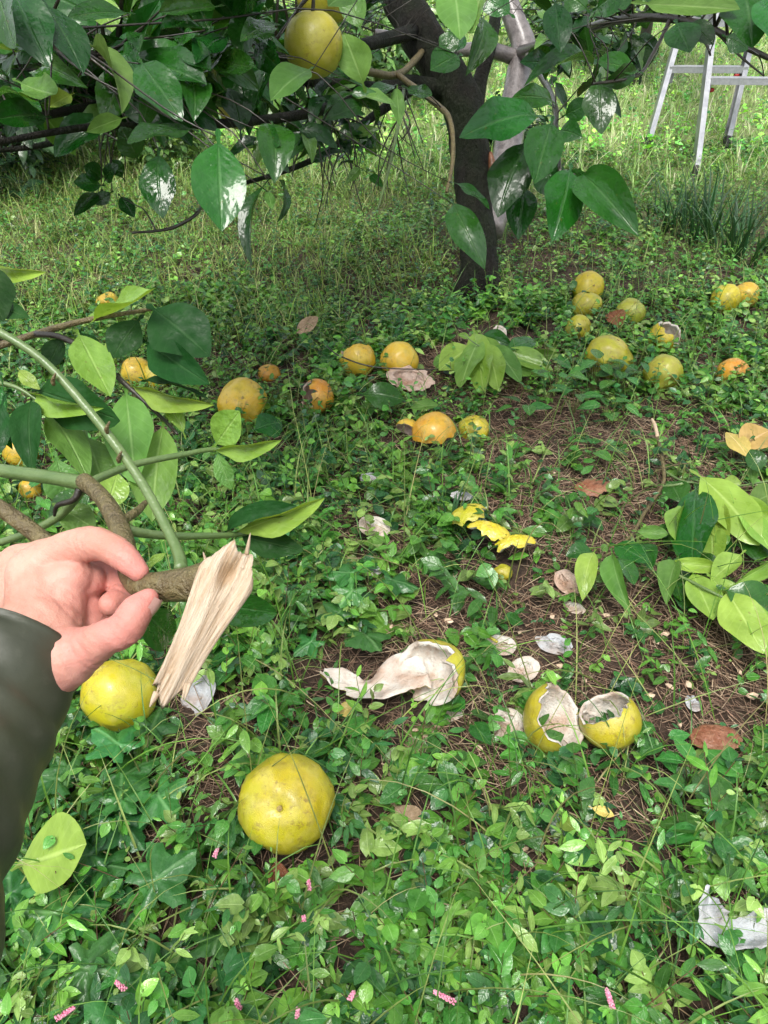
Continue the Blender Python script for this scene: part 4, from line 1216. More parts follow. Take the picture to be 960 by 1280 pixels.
def torn_wood_mat():
    b = NB('torn_wood')
    uv = b.n('ShaderNodeUVMap', uv_map='UVMap').outputs[0]
    mp = b.n('ShaderNodeMapping'); b.l(uv, mp.inputs[0]); mp.inputs['Scale'].default_value = (7, 1.3, 1)
    n1 = b.noise(mp.outputs[0], 2.2, 5, 0.65, 0.3)
    n2 = b.noise(b.obj(), 60, 3)
    c = b.mix(b.mr(n1, 0.34, 0.62), (0.44, 0.31, 0.19), (0.60, 0.49, 0.36))
    c = b.mix(b.math('MULTIPLY', b.mr(n1, 0.60, 0.72), 0.6), c, (0.68, 0.58, 0.42))
    c = b.mix(b.math('MULTIPLY', b.mr(n2, 0.60, 0.75), 0.4), c, (0.38, 0.24, 0.10))
    dv = b.n('ShaderNodeVectorMath', operation='DISTANCE'); b.l(uv, dv.inputs[0]); dv.inputs[1].default_value = (0.52, 0.14, 0)
    hol = b.mr(b.math('ADD', dv.outputs['Value'], b.math('MULTIPLY', n1, 0.12)), 0.10, 0.22, 1.0, 0.0)
    c = b.mix(b.math('MULTIPLY', hol, 0.75), c, (0.30, 0.17, 0.065))
    nrm = b.bump(n1, 0.9, 0.004)
    return b.done(b.bsdf(c, 0.6, 0.4, nrm, 0.08, 0.2, sss=0.08, sss_r=(1, 0.7, 0.4)))
MAT['torn'] = torn_wood_mat()

def torn_wood():
    # a strip of wood torn lengthwise: axis from ragged top to tail; bark on the back, fibres in front
    A, B = at(298, 692, 0.385), at(207, 872, 0.352)
    ax = (B - A); L = ax.length; ax.normalize()
    toc = (CAMP - (A + B) * 0.5); toc = (toc - ax * toc.dot(ax)).normalized()
    side = ax.cross(toc).normalized()
    nu, nl = 26, 34
    V, UV, Fc = [], [], []
    rr = random.Random(5)
    jag0 = [rr.uniform(-1, 1) for _ in range(nu)]
    jag1 = [rr.uniform(-1, 1) for _ in range(nu)]
    jag0 = [(jag0[max(i - 1, 0)] + jag0[i] + jag0[min(i + 1, nu - 1)]) / 2 for i in range(nu)]
    jag1 = [(jag1[max(i - 1, 0)] + jag1[i] + jag1[min(i + 1, nu - 1)]) / 2 for i in range(nu)]
    for j in range(nl + 1):
        t = j / nl
        W = 0.0140 * (1 - 0.40 * t) * (1 + 0.10 * math.sin(5 * t + 1))
        if t < 0.10: W *= 0.90 + 1.0 * t
        for layer in (0, 1):
            for i in range(nu):
                s = i / (nu - 1) * 2 - 1
                tt = t * L
                end0 = 0.0016 * jag0[i] + 0.0025 * math.sin(i * 0.55 + 1) + 0.009 * s * s
                end1 = 0.0016 * jag1[i] + 0.003 * math.sin(i * 0.4) - 0.003
                tt = tt + end0 * (1 - t) ** 4 - (end1 + 0.008 * abs(s)) * t ** 4
                ridge = 0.0016 * mnoise.noise(Vector((s * 9, tt * 18, 1))) + 0.0012 * mnoise.noise(Vector((s * 24, tt * 30, 4)))
                if layer == 0:
                    z = 0.0035 + 0.0055 * (1 - s * s) * (0.25 + 0.9 * math.exp(-(t / 0.25) ** 2)) + ridge + 0.002 * math.sin(s * 5 + 2 * t)
                    z -= 0.008 * math.exp(-((s - 0.05) / 0.28) ** 2 - ((t - 0.17) / 0.10) ** 2)
                else:
                    z = -0.0045 - 0.0075 * (1 - s * s) + ridge * 0.5
                if abs(s) > 0.98: z = z * 0.4
                V.append(A + ax * tt + side * (s * W) + toc * z)
                UV.append(((s + 1) / 2, t))
    st = 2 * nu
    for j in range(nl):
        for i in range(nu - 1):
            a = j * st + i
            Fc.append((a, a + 1, a + st + 1, a + st))
            b = a + nu
            Fc.append((b, b + st, b + st + 1, b + 1))
        a = j * st; b = a + nu
        Fc.append((a, a + st, b + st, b))
        a = j * st + nu - 1; b = a + nu
        Fc.append((a, b, b + st, a + st))
    for j, fl in ((0, 1), (nl, 0)):
        for i in range(nu - 1):
            a = j * st + i; b = a + nu
            Fc.append((a, b, b + 1, a + 1) if fl else (a, a + 1, b + 1, b))
    tw = mesh_obj('torn_wood', V, Fc, MAT['torn'], held, uvs=UV)
    # slivers
    for (p0, p1, w) in [((308, 694, 0.383), (313, 666, 0.378), 0.0013), ((262, 718, 0.386), (254, 690, 0.380), 0.0017), ((252, 738, 0.378), (216, 800, 0.364), 0.0016), ((196, 866, 0.352), (187, 884, 0.349), 0.0018)]:
        a, b = at(*p0), at(*p1)
        Vv, Ff = tube([a, a.lerp(b, 0.5) + toc * 0.0006, b], [w, w * 0.7, w * 0.12], 6, 3)
        uv2 = [(0.2 + 0.01 * (k % 6), 0.55) for k in range(len(Vv))]
        mesh_obj('splinter', Vv, Ff, MAT['torn'], held, uvs=uv2)
    rs = random.Random(8)
    for k in range(14):
        up = k < 6
        sx = rs.uniform(-0.9, 0.9)
        o_ = A if up else B
        a = o_ + side * (sx * (0.011 if up else 0.009)) + toc * rs.uniform(-0.002, 0.005) + ax * (0.008 if up else -0.010)
        b = a + ax * (-1 if up else 1) * rs.uniform(0.005, 0.012) + side * rs.uniform(-0.002, 0.002) + toc * rs.uniform(-0.001, 0.003)
        Vv, Ff = tube([a, a.lerp(b, 0.5), b], [0.0012, 0.0009, 0.0002], 5, 2)
        mesh_obj('splinter', Vv, Ff, MAT['torn'], held, uvs=[(0.2 + 0.01 * (q % 5), 0.55) for q in range(len(Vv))])
    # bark edge on the far side
    part_tube('bark_strip', [(270, 718, 0.392), (245, 770, 0.378), (215, 828, 0.366), (196, 858, 0.358)], [0.0055, 0.0045, 0.0038, 0.002], 'stem_brown', held, 9)
torn_wood()

# ------------------------------------------------------------------ person: left hand, forearm, sleeve
def skin_mat():
    b = NB('skin')
    o = b.obj()
    at_ = b.n('ShaderNodeAttribute', attribute_name='Flush')
    n1 = b.noise(o, 35, 4)
    n2 = b.noise(o, 160, 3)
    c = b.mix(b.mr(n1, 0.35, 0.65), (0.46, 0.235, 0.165), (0.58, 0.345, 0.26))
    c = b.mix(at_.outputs['Fac'], c, (0.56, 0.215, 0.18))
    c = b.mix(b.math('MULTIPLY', b.mr(n2, 0.55, 0.7), 0.16), c, (0.42, 0.17, 0.13))
    v = b.vor(o, 900)
    cr = b.n('ShaderNodeTexWave', wave_type='BANDS', bands_direction='DIAGONAL'); b.l(o, cr.inputs[0])
    cr.inputs['Scale'].default_value = 75; cr.inputs['Distortion'].default_value = 9; cr.inputs['Detail'].default_value = 3
    h = b.math('ADD', b.math('MULTIPLY', v, 0.5), b.math('ADD', b.math('MULTIPLY', n2, 0.9), b.math('MULTIPLY', cr.outputs[1], 0.35)))
    nrm = b.bump(h, 0.28, 0.0012)
    return b.done(b.bsdf(c, b.mr(n2, 0.3, 0.7, 0.48, 0.62), 0.38, nrm, 0.0, 0.3, sss=0.22, sss_r=(1.0, 0.35, 0.2)))
MAT['skin'] = skin_mat()
MAT['nail'] = plain_mat('nail', (0.52, 0.29, 0.24), (0.58, 0.35, 0.30), 100, 0.25, 0.3, 0.1, 0.001)

def sleeve_mat():
    b = NB('wet_raincoat')
    o = b.obj()
    n1 = b.noise(o, 9, 4)
    n2 = b.noise(o, 60, 4, 0.6)
    c = b.mix(b.mr(n1, 0.35, 0.65), (0.030, 0.034, 0.020), (0.058, 0.064, 0.040))
    c = b.mix(b.math('MULTIPLY', b.mr(n2, 0.58, 0.68), 0.35), c, (0.10, 0.10, 0.07))
    n3 = b.noise(o, 11, 3, 0.5, 0.0)
    nrm = b.bump(b.math('ADD', b.math('MULTIPLY', n2, 0.10), n3), 0.5, 0.012)
    return b.done(b.bsdf(c, b.mr(n2, 0.3, 0.7, 0.42, 0.58), 0.4, nrm, 0.08, 0.35))
MAT['sleeve'] = sleeve_mat()

def capsule_chain(pts, rad):
    """spheres and tapered tubes along a joint chain, overlapping (voxel-remeshed into one skin)"""
    out = []
    P = [Vector(p) for p in pts]
    out.append(tube(P, rad, 16, 6))
    for p, r_ in zip(P, rad):
        V, Fc = fruit_geo(1, 1.0, 0.0, 16, 10)
        # plain ball (pole dents are tiny at this size)
        out.append(([p + v * r_ for v in V], Fc))
    return out

def build_person():
    HX, HY = 0, 0
    def J(px, py, d): return at(px, py, d)
    wrist = J(28, 838, 0.405)
    chains = []
    # forearm
    chains += capsule_chain([J(-150, 1120, 0.315), J(-60, 960, 0.365), wrist, J(50, 800, 0.412)], [0.040, 0.034, 0.0275, 0.026])
    im, mm, rm, pm = J(42, 716, 0.432), J(28, 708, 0.452), J(10, 715, 0.472), J(-10, 735, 0.488)
    chains += capsule_chain([wrist, J(48, 770, 0.418), im], [0.0235, 0.0190, 0.0150])
    chains += capsule_chain([wrist, J(20, 770, 0.435), mm], [0.0235, 0.0185, 0.0145])
    chains += capsule_chain([wrist, J(0, 775, 0.448), rm], [0.0235, 0.0180, 0.0135])
    chains += capsule_chain([wrist, J(-15, 790, 0.455), pm], [0.0225, 0.0175, 0.0125])
    # palm fill towards the thumb web
    chains += capsule_chain([J(60, 800, 0.412), J(78, 752, 0.425)], [0.020, 0.0145])
    chains += capsule_chain([J(62, 770, 0.425), J(108, 768, 0.436)], [0.018, 0.013])
    chains += capsule_chain([J(60, 738, 0.428), J(106, 728, 0.436)], [0.015, 0.0125])
    chains += capsule_chain([J(50, 740, 0.425), J(90, 722, 0.428)], [0.0145, 0.0125])
    # index finger hooks over the branch
    ip, idp, it = J(112, 680, 0.424), J(154, 695, 0.411), J(173, 715, 0.409)
    chains += capsule_chain([im, J(78, 690, 0.430), ip, J(135, 684, 0.417), idp, it], [0.0142, 0.0108, 0.0105, 0.0086, 0.0086, 0.0060])
    # middle finger round the back and under
    chains += capsule_chain([mm, J(100, 690, 0.452), J(146, 716, 0.450), J(153, 742, 0.438), J(138, 756, 0.424)], [0.0140, 0.0105, 0.0092, 0.0084, 0.0070])
    chains += capsule_chain([rm, J(80, 700, 0.470), J(130, 740, 0.464), J(134, 772, 0.446), J(112, 784, 0.428)], [0.0130, 0.0100, 0.0090, 0.0082, 0.0070])
    chains += capsule_chain([pm, J(50, 730, 0.486), J(98, 775, 0.474), J(100, 800, 0.458), J(85, 806, 0.445)], [0.0120, 0.0092, 0.0085, 0.0076, 0.0062])
    # thumb
    tm, ti, tt = J(110, 810, 0.394), J(155, 786, 0.388), J(186, 748, 0.391)
    chains += capsule_chain([J(48, 838, 0.402), J(82, 822, 0.397), tm, J(133, 797, 0.389), ti, J(170, 764, 0.388), tt], [0.0220, 0.0172, 0.0118, 0.0094, 0.0099, 0.0090, 0.0056])
    V, Fc = join(chains)
    ob = mesh_obj('person', V, Fc, MAT['skin'], at_loc=wrist)
    md = ob.modifiers.new('r', 'REMESH'); md.mode = 'VOXEL'; md.voxel_size = 0.0011; md.use_smooth_shade = True
    ms = ob.modifiers.new('s', 'SMOOTH'); ms.factor = 0.5; ms.iterations = 8
    bpy.context.view_layer.update()
    dg = bpy.context.evaluated_depsgraph_get()
    me = bpy.data.meshes.new_from_object(ob.evaluated_get(dg))
    ob.modifiers.clear()
    ob.data = me
    me.name = 'person'
    if not me.materials: me.materials.append(MAT['skin'])
    n = len(me.vertices)
    co = np.empty(n * 3, dtype=np.float32); me.vertices.foreach_get('co', co); co = co.reshape(-1, 3) + np.array(wrist)
    nr = np.empty(n * 3, dtype=np.float32); me.vertices.foreach_get('normal', nr); nr = nr.reshape(-1, 3)
    disp = np.zeros(n)
    for k in range(0, n):
        q = Vector(co[k])
        disp[k] = 0.0007 * mnoise.noise(q * 55) + 0.00025 * mnoise.noise(q * 190)
    def crease(c, axis, rad, offs, depth=0.0006, wd=0.0009):
        axis = np.array(axis.normalized()); c = np.array(c)
        rel = co - c
        s_ = rel @ axis
        wob = 0.0012 * np.sin(rel[:, 0] * 420 + rel[:, 2] * 300) + 0.0008 * np.sin(rel[:, 1] * 700 + rel[:, 0] * 350)
        fall = np.exp(-(np.linalg.norm(rel, axis=1) / rad) ** 4)
        for o_ in offs:
            disp[:] -= depth * np.exp(-((s_ + wob - o_) / wd) ** 2) * fall
    crease(ip, idp - im, 0.016, (-0.0035, 0.0, 0.0038), 0.0007)
    crease(idp, it - ip, 0.013, (-0.0025, 0.0, 0.0022), 0.0006)
    crease(ti, tt - tm, 0.014, (-0.003, 0.0, 0.003), 0.0007)
    crease(tm, ti - J(82, 822, 0.397), 0.020, (-0.006, -0.001, 0.005), 0.0006, 0.0012)
    crease(J(60, 845, 0.40), J(112, 812, 0.394) - wrist, 0.026, (-0.010, -0.004, 0.003, 0.009), 0.0008, 0.0013)
    crease(J(152, 750, 0.436), J(130, 766, 0.422) - J(148, 718, 0.450), 0.014, (-0.002, 0.002), 0.0008)
    crease(J(70, 770, 0.415), J(100, 745, 0.42) - J(50, 790, 0.41), 0.024, (-0.004, 0.006), 0.0007, 0.0014)
    def ridge(a, b, h, wd):
        a = np.array(a); b = np.array(b); ab = b - a
        t = np.clip(((co - a) @ ab) / (ab @ ab), 0, 1)
        d_ = np.linalg.norm(co - (a + t[:, None] * ab), axis=1)
        return h, t, d_
    co2 = co + nr * disp[:, None]
    me.vertices.foreach_set('co', (co2 - np.array(wrist)).astype(np.float32).ravel())
    me.update()
    fl = np.zeros(n)
    for p, s in ((tt, 0.030), (ti, 0.022), (it, 0.022), (J(152, 748, 0.44), 0.04), (J(130, 778, 0.45), 0.045), (J(70, 870, 0.40), 0.03), (tm, 0.018)):
        fl = np.maximum(fl, np.exp(-(np.linalg.norm(co - np.array(p), axis=1) / s) ** 2))
    a = me.attributes.new('Flush', 'FLOAT', 'POINT')
    a.data.foreach_set('value', (fl * 0.95).astype(np.float32))
    me.polygons.foreach_set('use_smooth', np.ones(len(me.polygons), dtype=bool))
    tag(ob, 'bare left hand in a dark olive raincoat sleeve gripping the broken branch', 'person')
    # thumb nail (right edge of the thumb tip)
    ax = (tt - ti).normalized()
    toc = (CAMP - tt).normalized()
    side = ax.cross(toc).normalized()
    if side.x < 0: side = -side
    nrm = (side * 0.86 + toc * 0.35).normalized()
    u2 = nrm.cross(ax).normalized()
    c = tt.lerp(ti, 0.16) + nrm * 0.0078
    Vn, Fn = [], []
    for i in range(7):
        for k in range(5):
            s = k / 4 * 2 - 1; t = i / 6 * 2 - 1
            w = 0.0058 * (1 - 0.25 * max(0, -t) ** 2) * (1 if t < 0.7 else 0.82)
            Vn.append(c + ax * (t * 0.0062) + u2 * (s * w) - nrm * (0.0028 * s * s + 0.0012 * max(0, t) ** 2))
    for i in range(6):
        for k in range(4):
            q = i * 5 + k
            Fn.append((q, q + 1, q + 6, q + 5))
    me2 = bpy.data.meshes.new('thumb_nail'); me2.from_pydata([tuple(v - wrist) for v in Vn], [], Fn); me2.materials.append(MAT['nail'])
    me2.polygons.foreach_set('use_smooth', [True] * len(me2.polygons))
    link(bpy.data.objects.new('thumb_nail', me2), ob)
    # sleeve
    P = [J(6, 812, 0.408), J(-4, 830, 0.402), J(-40, 885, 0.385), J(-74, 945, 0.365), J(-112, 1020, 0.34), J(-158, 1120, 0.31), J(-220, 1290, 0.26), Vector((-0.245, -0.07, 0.83)), Vector((-0.27, -0.12, 0.98)), Vector((-0.26, -0.15, 1.15))]
    rad = [0.0430, 0.0445, 0.0460, 0.0475, 0.0480, 0.0475, 0.0480, 0.056, 0.060, 0.066]
    pts, rs = smooth_pts(P, rad, 9)
    sides = 48
    V, Fc = [], []
    prev = None
    n = len(pts)
    rings = []
    for i, p in enumerate(pts):
        t = (pts[min(i + 1, n - 1)] - pts[max(i - 1, 0)]).normalized()
        a0 = Vector((0, 0, 1)) if prev is None else prev
        nr = (a0 - t * a0.dot(t)).normalized(); prev = nr
        bn = t.cross(nr)
        ring = []
        for k in range(sides):
            ang = 2 * math.pi * k / sides
            dv = nr * math.cos(ang) + bn * math.sin(ang)
            q = p + dv * rs[i]
            fold = 0.07 * mnoise.noise(Vector((q.x * 26, q.y * 26, q.z * 40))) + 0.05 * math.sin(i * 0.75 + 2.2 * math.sin(ang + 1) + 1.2 * mnoise.noise(q * 12)) * (0.35 + 0.65 * (math.sin(ang * 1 + 0.6) > 0))
            if i < 4: fold *= 0.4
            hem = 0.022 if 1 <= i <= 7 else (0.008 if i == 0 else 0.0)
            if i in (6, 2): hem -= 0.012
            ring.append(p + dv * rs[i] * (1 + fold + hem))
        rings.append((p, ring))
    inner = [[p + (v - p) * 0.93 for v in r] for p, r in rings[:14]]
    allr = list(reversed(inner)) + [r for _, r in rings]
    for r in allr: V += r
    for i in range(len(allr) - 1):
        for k in range(sides):
            a = i * sides + k; b = i * sides + (k + 1) % sides
            Fc.append((a, b, b + sides, a + sides))
    me3 = bpy.data.meshes.new('sleeve'); me3.from_pydata([tuple(v - wrist) for v in V], [], Fc); me3.materials.append(MAT['sleeve'])
    me3.polygons.foreach_set('use_smooth', [True] * len(me3.polygons))
    s = bpy.data.objects.new('sleeve', me3)
    link(s, ob)
    s['label'] = 'dark olive wet raincoat sleeve'
build_person()

# ------------------------------------------------------------------ cut branches on the ground
def ground_tube(name, pl, rad, mat, parent, sides=8):
    V, Fc = tube([gp(a, b, h + 0.018) for a, b, h in pl], [r_ * 0.9 for r_ in rad], sides, 6, 0.12, seed=random.random() * 9)
    return mesh_obj(name, V, Fc, MAT[mat], parent)

def ground_leaf(parent, x0, y0, h0, x1, y1, h1, w, roll, var, mt):
    b, t = gp(x0, y0, h0), gp(x1, y1, h1)
    d = depth_gp(x0, y0, h0)
    face = (CAMP - b).normalized() + Vector((0, 0, 0.8))
    b = b + (b - t) * 0.12 + Vector((0, 0, 0.02)); t = t + Vector((0, 0, 0.02))
    return inst('leaf', CIT_MESH[(var, mt)], leaf_matrix(b, t, w * 1.0 * d / F, face=face, roll=roll), parent)

cut = empty('cut_branch', gp(820, 560, 0.03), 'leafy cut citrus branch with pale yellow-green leaves lying on bare straw', 'branch')
ground_tube('stem', [(818, 529, 0.05), (822, 545, 0.045), (830, 590, 0.04), (826, 610, 0.035), (805, 642, 0.035), (790, 668, 0.04), (765, 690, 0.045), (740, 700, 0.05)], [0.0055, 0.0055, 0.0055, 0.005, 0.0048, 0.0045, 0.0035, 0.002], 'stem_brown', cut)
ground_tube('cut_end', [(815, 524, 0.052), (819, 533, 0.051), (822, 546, 0.047)], [0.0045, 0.0058, 0.0058], 'torn', cut)
ground_tube('twig', [(828, 608, 0.036), (845, 606, 0.05), (865, 603, 0.06), (900, 610, 0.07), (970, 600, 0.07)], [0.0045, 0.004, 0.0035, 0.003, 0.003], 'stem_green', cut)
ground_tube('twig', [(832, 590, 0.04), (850, 600, 0.05), (862, 603, 0.06)], [0.004, 0.0035, 0.003], 'stem_green', cut)
ground_tube('twig', [(788, 672, 0.04), (805, 695, 0.05), (825, 708, 0.06), (860, 725, 0.07), (900, 745, 0.08), (935, 760, 0.08)], [0.0045, 0.004, 0.004, 0.0035, 0.003, 0.002], 'stem_green', cut)
ground_tube('dry_stalk', [(818, 590, 0.03), (840, 582, 0.05), (870, 578, 0.05), (898, 575, 0.04)], [0.0018, 0.0016, 0.0014, 0.001], 'stem_brown', cut)
for a in [
 (868,604,0.08, 946,690,0.07, 56,-18,6,'cit_pale'), (905,625,0.08, 968,668,0.08, 30,10,3,'cit_pale'), (868,622,0.06, 862,720,0.07, 54,10,6,'cit_mid'), (858,632,0.07, 842,684,0.08, 18,60,3,'cit_pale'), (890,662,0.05, 888,716,0.06, 34,20,0,'cit_pale'),
 (898,615,0.06, 924,612,0.07, 22,20,8,'cit_pale'), (828,712,0.07, 898,718,0.08, 20,20,3,'cit_pale'), (862,722,0.07, 888,784,0.05, 42,0,8,'cit_pale'), (905,748,0.08, 950,826,0.06, 52,10,1,'cit_pale'), (908,742,0.10, 968,706,0.12, 16,40,3,'cit_pale'),
 (900,745,0.09, 968,780,0.07, 60,0,1,'cit_mid'), (920,760,0.06, 975,800,0.05, 50,10,6,'cit_mid'), (890,735,0.05, 862,700,0.06, 34,10,1,'cit_mid'), (792,672,0.05, 834,676,0.07, 18,20,8,'cit_under'), (765,690,0.05, 808,712,0.07, 32,0,1,'cit_mid'), (800,690,0.05, 812,722,0.05, 26,0,2,'cit_dark'),
 (742,702,0.07, 726,760,0.05, 26,15,7,'cit_pale'), (738,700,0.06, 705,704,0.07, 26,0,2,'cit_dark'), (766,702,0.07, 786,776,0.05, 24,30,5,'cit_under'), (770,706,0.06, 790,740,0.06, 30,-20,1,'cit_mid'), (835,710,0.04, 848,760,0.04, 40,0,0,'cit_mid'), (860,735,0.04, 850,770,0.03, 36,10,1,'cit_dark'),
 (930,640,0.06, 975,620,0.08, 34,0,8,'cit_under'), (945,600,0.10, 935,570,0.14, 26,0,2,'cit_dark'), (938,618,0.07, 932,582,0.10, 14,20,3,'cit_under'), (915,690,0.04, 965,690,0.05, 44,0,1,'cit_dark'), (940,655,0.04, 970,650,0.05, 40,0,0,'cit_mid'), (870,680,0.02, 905,710,0.03, 50,0,1,'cit_dark'),
 (850,640,0.03, 835,610,0.04, 34,0,1,'cit_mid'), (880,625,0.07, 905,690,0.06, 34,15,3,'cit_pale'), (918,640,0.08, 962,700,0.07, 32,-10,0,'cit_pale'), (845,712,0.07, 830,765,0.05, 26,20,5,'cit_under'), (885,730,0.08, 925,775,0.06, 34,10,6,'cit_pale'), (935,758,0.08, 962,838,0.05, 34,0,3,'cit_pale'), (875,618,0.06, 848,668,0.06, 26,20,6,'cit_under'), (925,700,0.08, 885,735,0.08, 26,10,8,'cit_pale'),
]:
    ground_leaf(cut, *a)

spray = empty('leaf_spray', gp(595, 440, 0.03), 'small fallen spray of pale upturned citrus leaves behind the orange shell', 'leaf spray')
ground_tube('twig', [(640, 452, 0.04), (612, 440, 0.06), (592, 428, 0.09), (580, 418, 0.1)], [0.003, 0.003, 0.0025, 0.001], 'stem_green', spray, 7)
for a in [
 (592,424,0.055, 604,500,0.025, 34,0,6,'cit_pale'), (596,424,0.055, 628,468,0.035, 25,0,8,'cit_pale'), (582,458,0.033, 552,448,0.040, 22,0,1,'cit_under'), (566,470,0.028, 545,452,0.035, 28,0,0,'cit_under'), (615,446,0.033, 664,444,0.035, 13,20,3,'cit_under'), (625,458,0.033, 698,450,0.035, 17,20,3,'cit_under'),
 (628,462,0.028, 676,476,0.025, 22,10,1,'cit_under'), (600,428,0.044, 640,440,0.045, 23,10,2,'cit_dark'), (584,420,0.055, 570,410,0.060, 10,0,1,'cit_mid'), (588,430,0.044, 572,425,0.050, 8,0,3,'cit_under'), (640,450,0.022, 690,462,0.020, 17,0,1,'cit_under'),
 (600,432,0.06, 575,492,0.03, 34,10,6,'cit_under'), (612,440,0.05, 650,486,0.03, 32,0,1,'cit_under'), (620,444,0.06, 690,470,0.04, 30,0,8,'cit_pale'), (590,440,0.05, 548,470,0.04, 34,0,0,'cit_pale'), (630,448,0.06, 668,432,0.07, 26,0,1,'cit_mid'), (606,436,0.07, 622,495,0.03, 30,-10,6,'cit_pale'),
]:
    ground_leaf(spray, *a)

# loose single leaves
def loose(label, cat, name, *a):
    x0, y0, h0, x1, y1, h1, w, roll, var, mt = a
    b, t = gp(x0, y0, h0), gp(x1, y1, h1)
    d = depth_gp(x0, y0, h0)
    o = inst(name, CIT_MESH[(var, mt)], leaf_matrix(b, t, w * d / F, face=(CAMP - b).normalized() + Vector((0, 0, 0.8)), roll=roll))
    tag(o, label, cat)
loose('bright pale green leaf lying beside the raincoat sleeve', 'leaf', 'fallen_leaf', 10, 1085, 0.10, 108, 1055, 0.12, 105, -12, 4, 'cit_pale')
loose('dry pinkish tan curled leaf on straw above low weeds', 'dry leaf', 'dry_leaf', 488, 1000, 0.03, 528, 1052, 0.02, 44, 20, 4, 'dry_leaf')
loose('dead brown crumpled leaf under the large whole pomelo', 'dry leaf', 'dry_leaf', 345, 1068, 0.05, 350, 1120, 0.02, 26, 0, 9, 'dry_leaf_brown')
loose('dead brown leaf tip lower beside the crumpled one', 'dry leaf', 'dry_leaf', 368, 1092, 0.04, 362, 1132, 0.02, 24, 30, 5, 'dry_leaf_brown')
loose('large yellowed tan leaf above the cut branch', 'dry leaf', 'yellowed_leaf', 918, 562, 0.07, 962, 538, 0.10, 44, 0, 8, 'tan_leaf')
loose('yellowed tan leaf folded against the large one above the cut branch', 'dry leaf', 'yellowed_leaf', 940, 580, 0.06, 908, 540, 0.09, 30, 10, 6, 'tan_leaf')
loose('dry brown leaf standing in shade before the held leaves', 'dry leaf', 'dry_leaf', 366, 420, 0.04, 398, 396, 0.10, 18, 20, 5, 'dry_leaf')
loose('yellow leaf sliver lying in weeds below the hollow shells', 'leaf', 'fallen_leaf', 735, 1008, 0.05, 768, 1020, 0.05, 14, 0, 3, 'tan_leaf')
loose('yellow-green leaf half buried in weeds above the pink flowers', 'leaf', 'fallen_leaf', 698, 1020, 0.04, 720, 1040, 0.05, 20, 0, 0, 'cit_pale')
loose('broad dark wet leaf right of the orange pomelo', 'leaf', 'fallen_leaf', 445, 492, 0.09, 505, 500, 0.08, 40, 0, 1, 'cit_mid')
loose('broad wet leaf below the golden pomelo', 'leaf', 'fallen_leaf', 312, 540, 0.10, 352, 528, 0.10, 40, 0, 1, 'cit_mid')
loose('folded bright green leaf left of the orange half shell', 'leaf', 'fallen_leaf', 505, 512, 0.08, 548, 506, 0.08, 16, 0, 3, 'cit_under')
loose('reddish brown dead leaf pieces between piled pomelos', 'dry leaf', 'dry_leaf', 760, 388, 0.06, 776, 412, 0.03, 24, 0, 9, 'dry_leaf_brown')
loose('yellow rind tip beside the torn peel strip', 'peel', 'rind_piece', 420, 892, 0.03, 442, 884, 0.04, 20, 0, 8, 'tan_leaf')

# thin dark twig in front of the eaten pomelo
V, Fc = tube([gp(408, 432, 0.10), gp(425, 445, 0.09), gp(470, 459, 0.08), gp(545, 462, 0.08)], [0.002, 0.0028, 0.0025, 0.0015], 7, 6, 0.2)
o = mesh_obj('fallen_twig', V, Fc, MAT['twig'], at_loc=gp(470, 459, 0.0))
tag(o, 'thin dark twig lying across the golden pomelo and eaten fruit', 'twig')
# small yellow stalk on the pith scrap
V, Fc = tube([gp(604, 790, 0.04), gp(612, 796, 0.045), gp(622, 803, 0.04)], [0.005, 0.0035, 0.003], 8, 4, 0.2)
o = mesh_obj('fruit_stalk', V, Fc, MAT['f_lime'], at_loc=gp(612, 796, 0.0))
tag(o, 'short yellow fruit stalk lying on the white pith scrap', 'stalk')

# ------------------------------------------------------------------ weeds: single plants one can pick out
def lobed_geo(seed):
    rnd = random.Random(seed)
    n = 40
    V, UV = [(0, 0.30, 0.03)], [(0.5, 0.30)]
    mid, outer = [], []
    for k in range(n):
        a = -math.pi + 2 * math.pi * (k + 0.5) / n      # 0 = tip (+Y)
        lob = 0.44 + 0.13 * math.cos(a * 5) * (1 if abs(a) < 2.6 else 0.3) + 0.10 * math.cos(a)
        lob *= 1 - 0.45 * math.exp(-((abs(a) - math.pi) / 0.35) ** 2)
        lob *= 1 + (0.06 if k % 2 else -0.05) + rnd.uniform(-0.03, 0.03)
        x, y = math.sin(a) * lob, 0.30 + math.cos(a) * lob
        z = 0.05 * math.cos(a * 5) - 0.16 * lob * lob + 0.04 * math.sin(3 * a + seed)
        outer.append((x, y, z)); mid.append((x * 0.5, 0.30 + (y - 0.30) * 0.5, 0.035 * math.cos(a * 5) + 0.02))
    V += mid + outer
    UV += [(0.5 + v[0], v[1]) for v in mid + outer]
    Fc = []
    for k in range(n):
        k2 = (k + 1) % n
        Fc.append((0, 1 + k2, 1 + k))
        Fc.append((1 + k, 1 + k2, 1 + n + k2, 1 + n + k))
    return np.array(V), np.array(UV), Fc

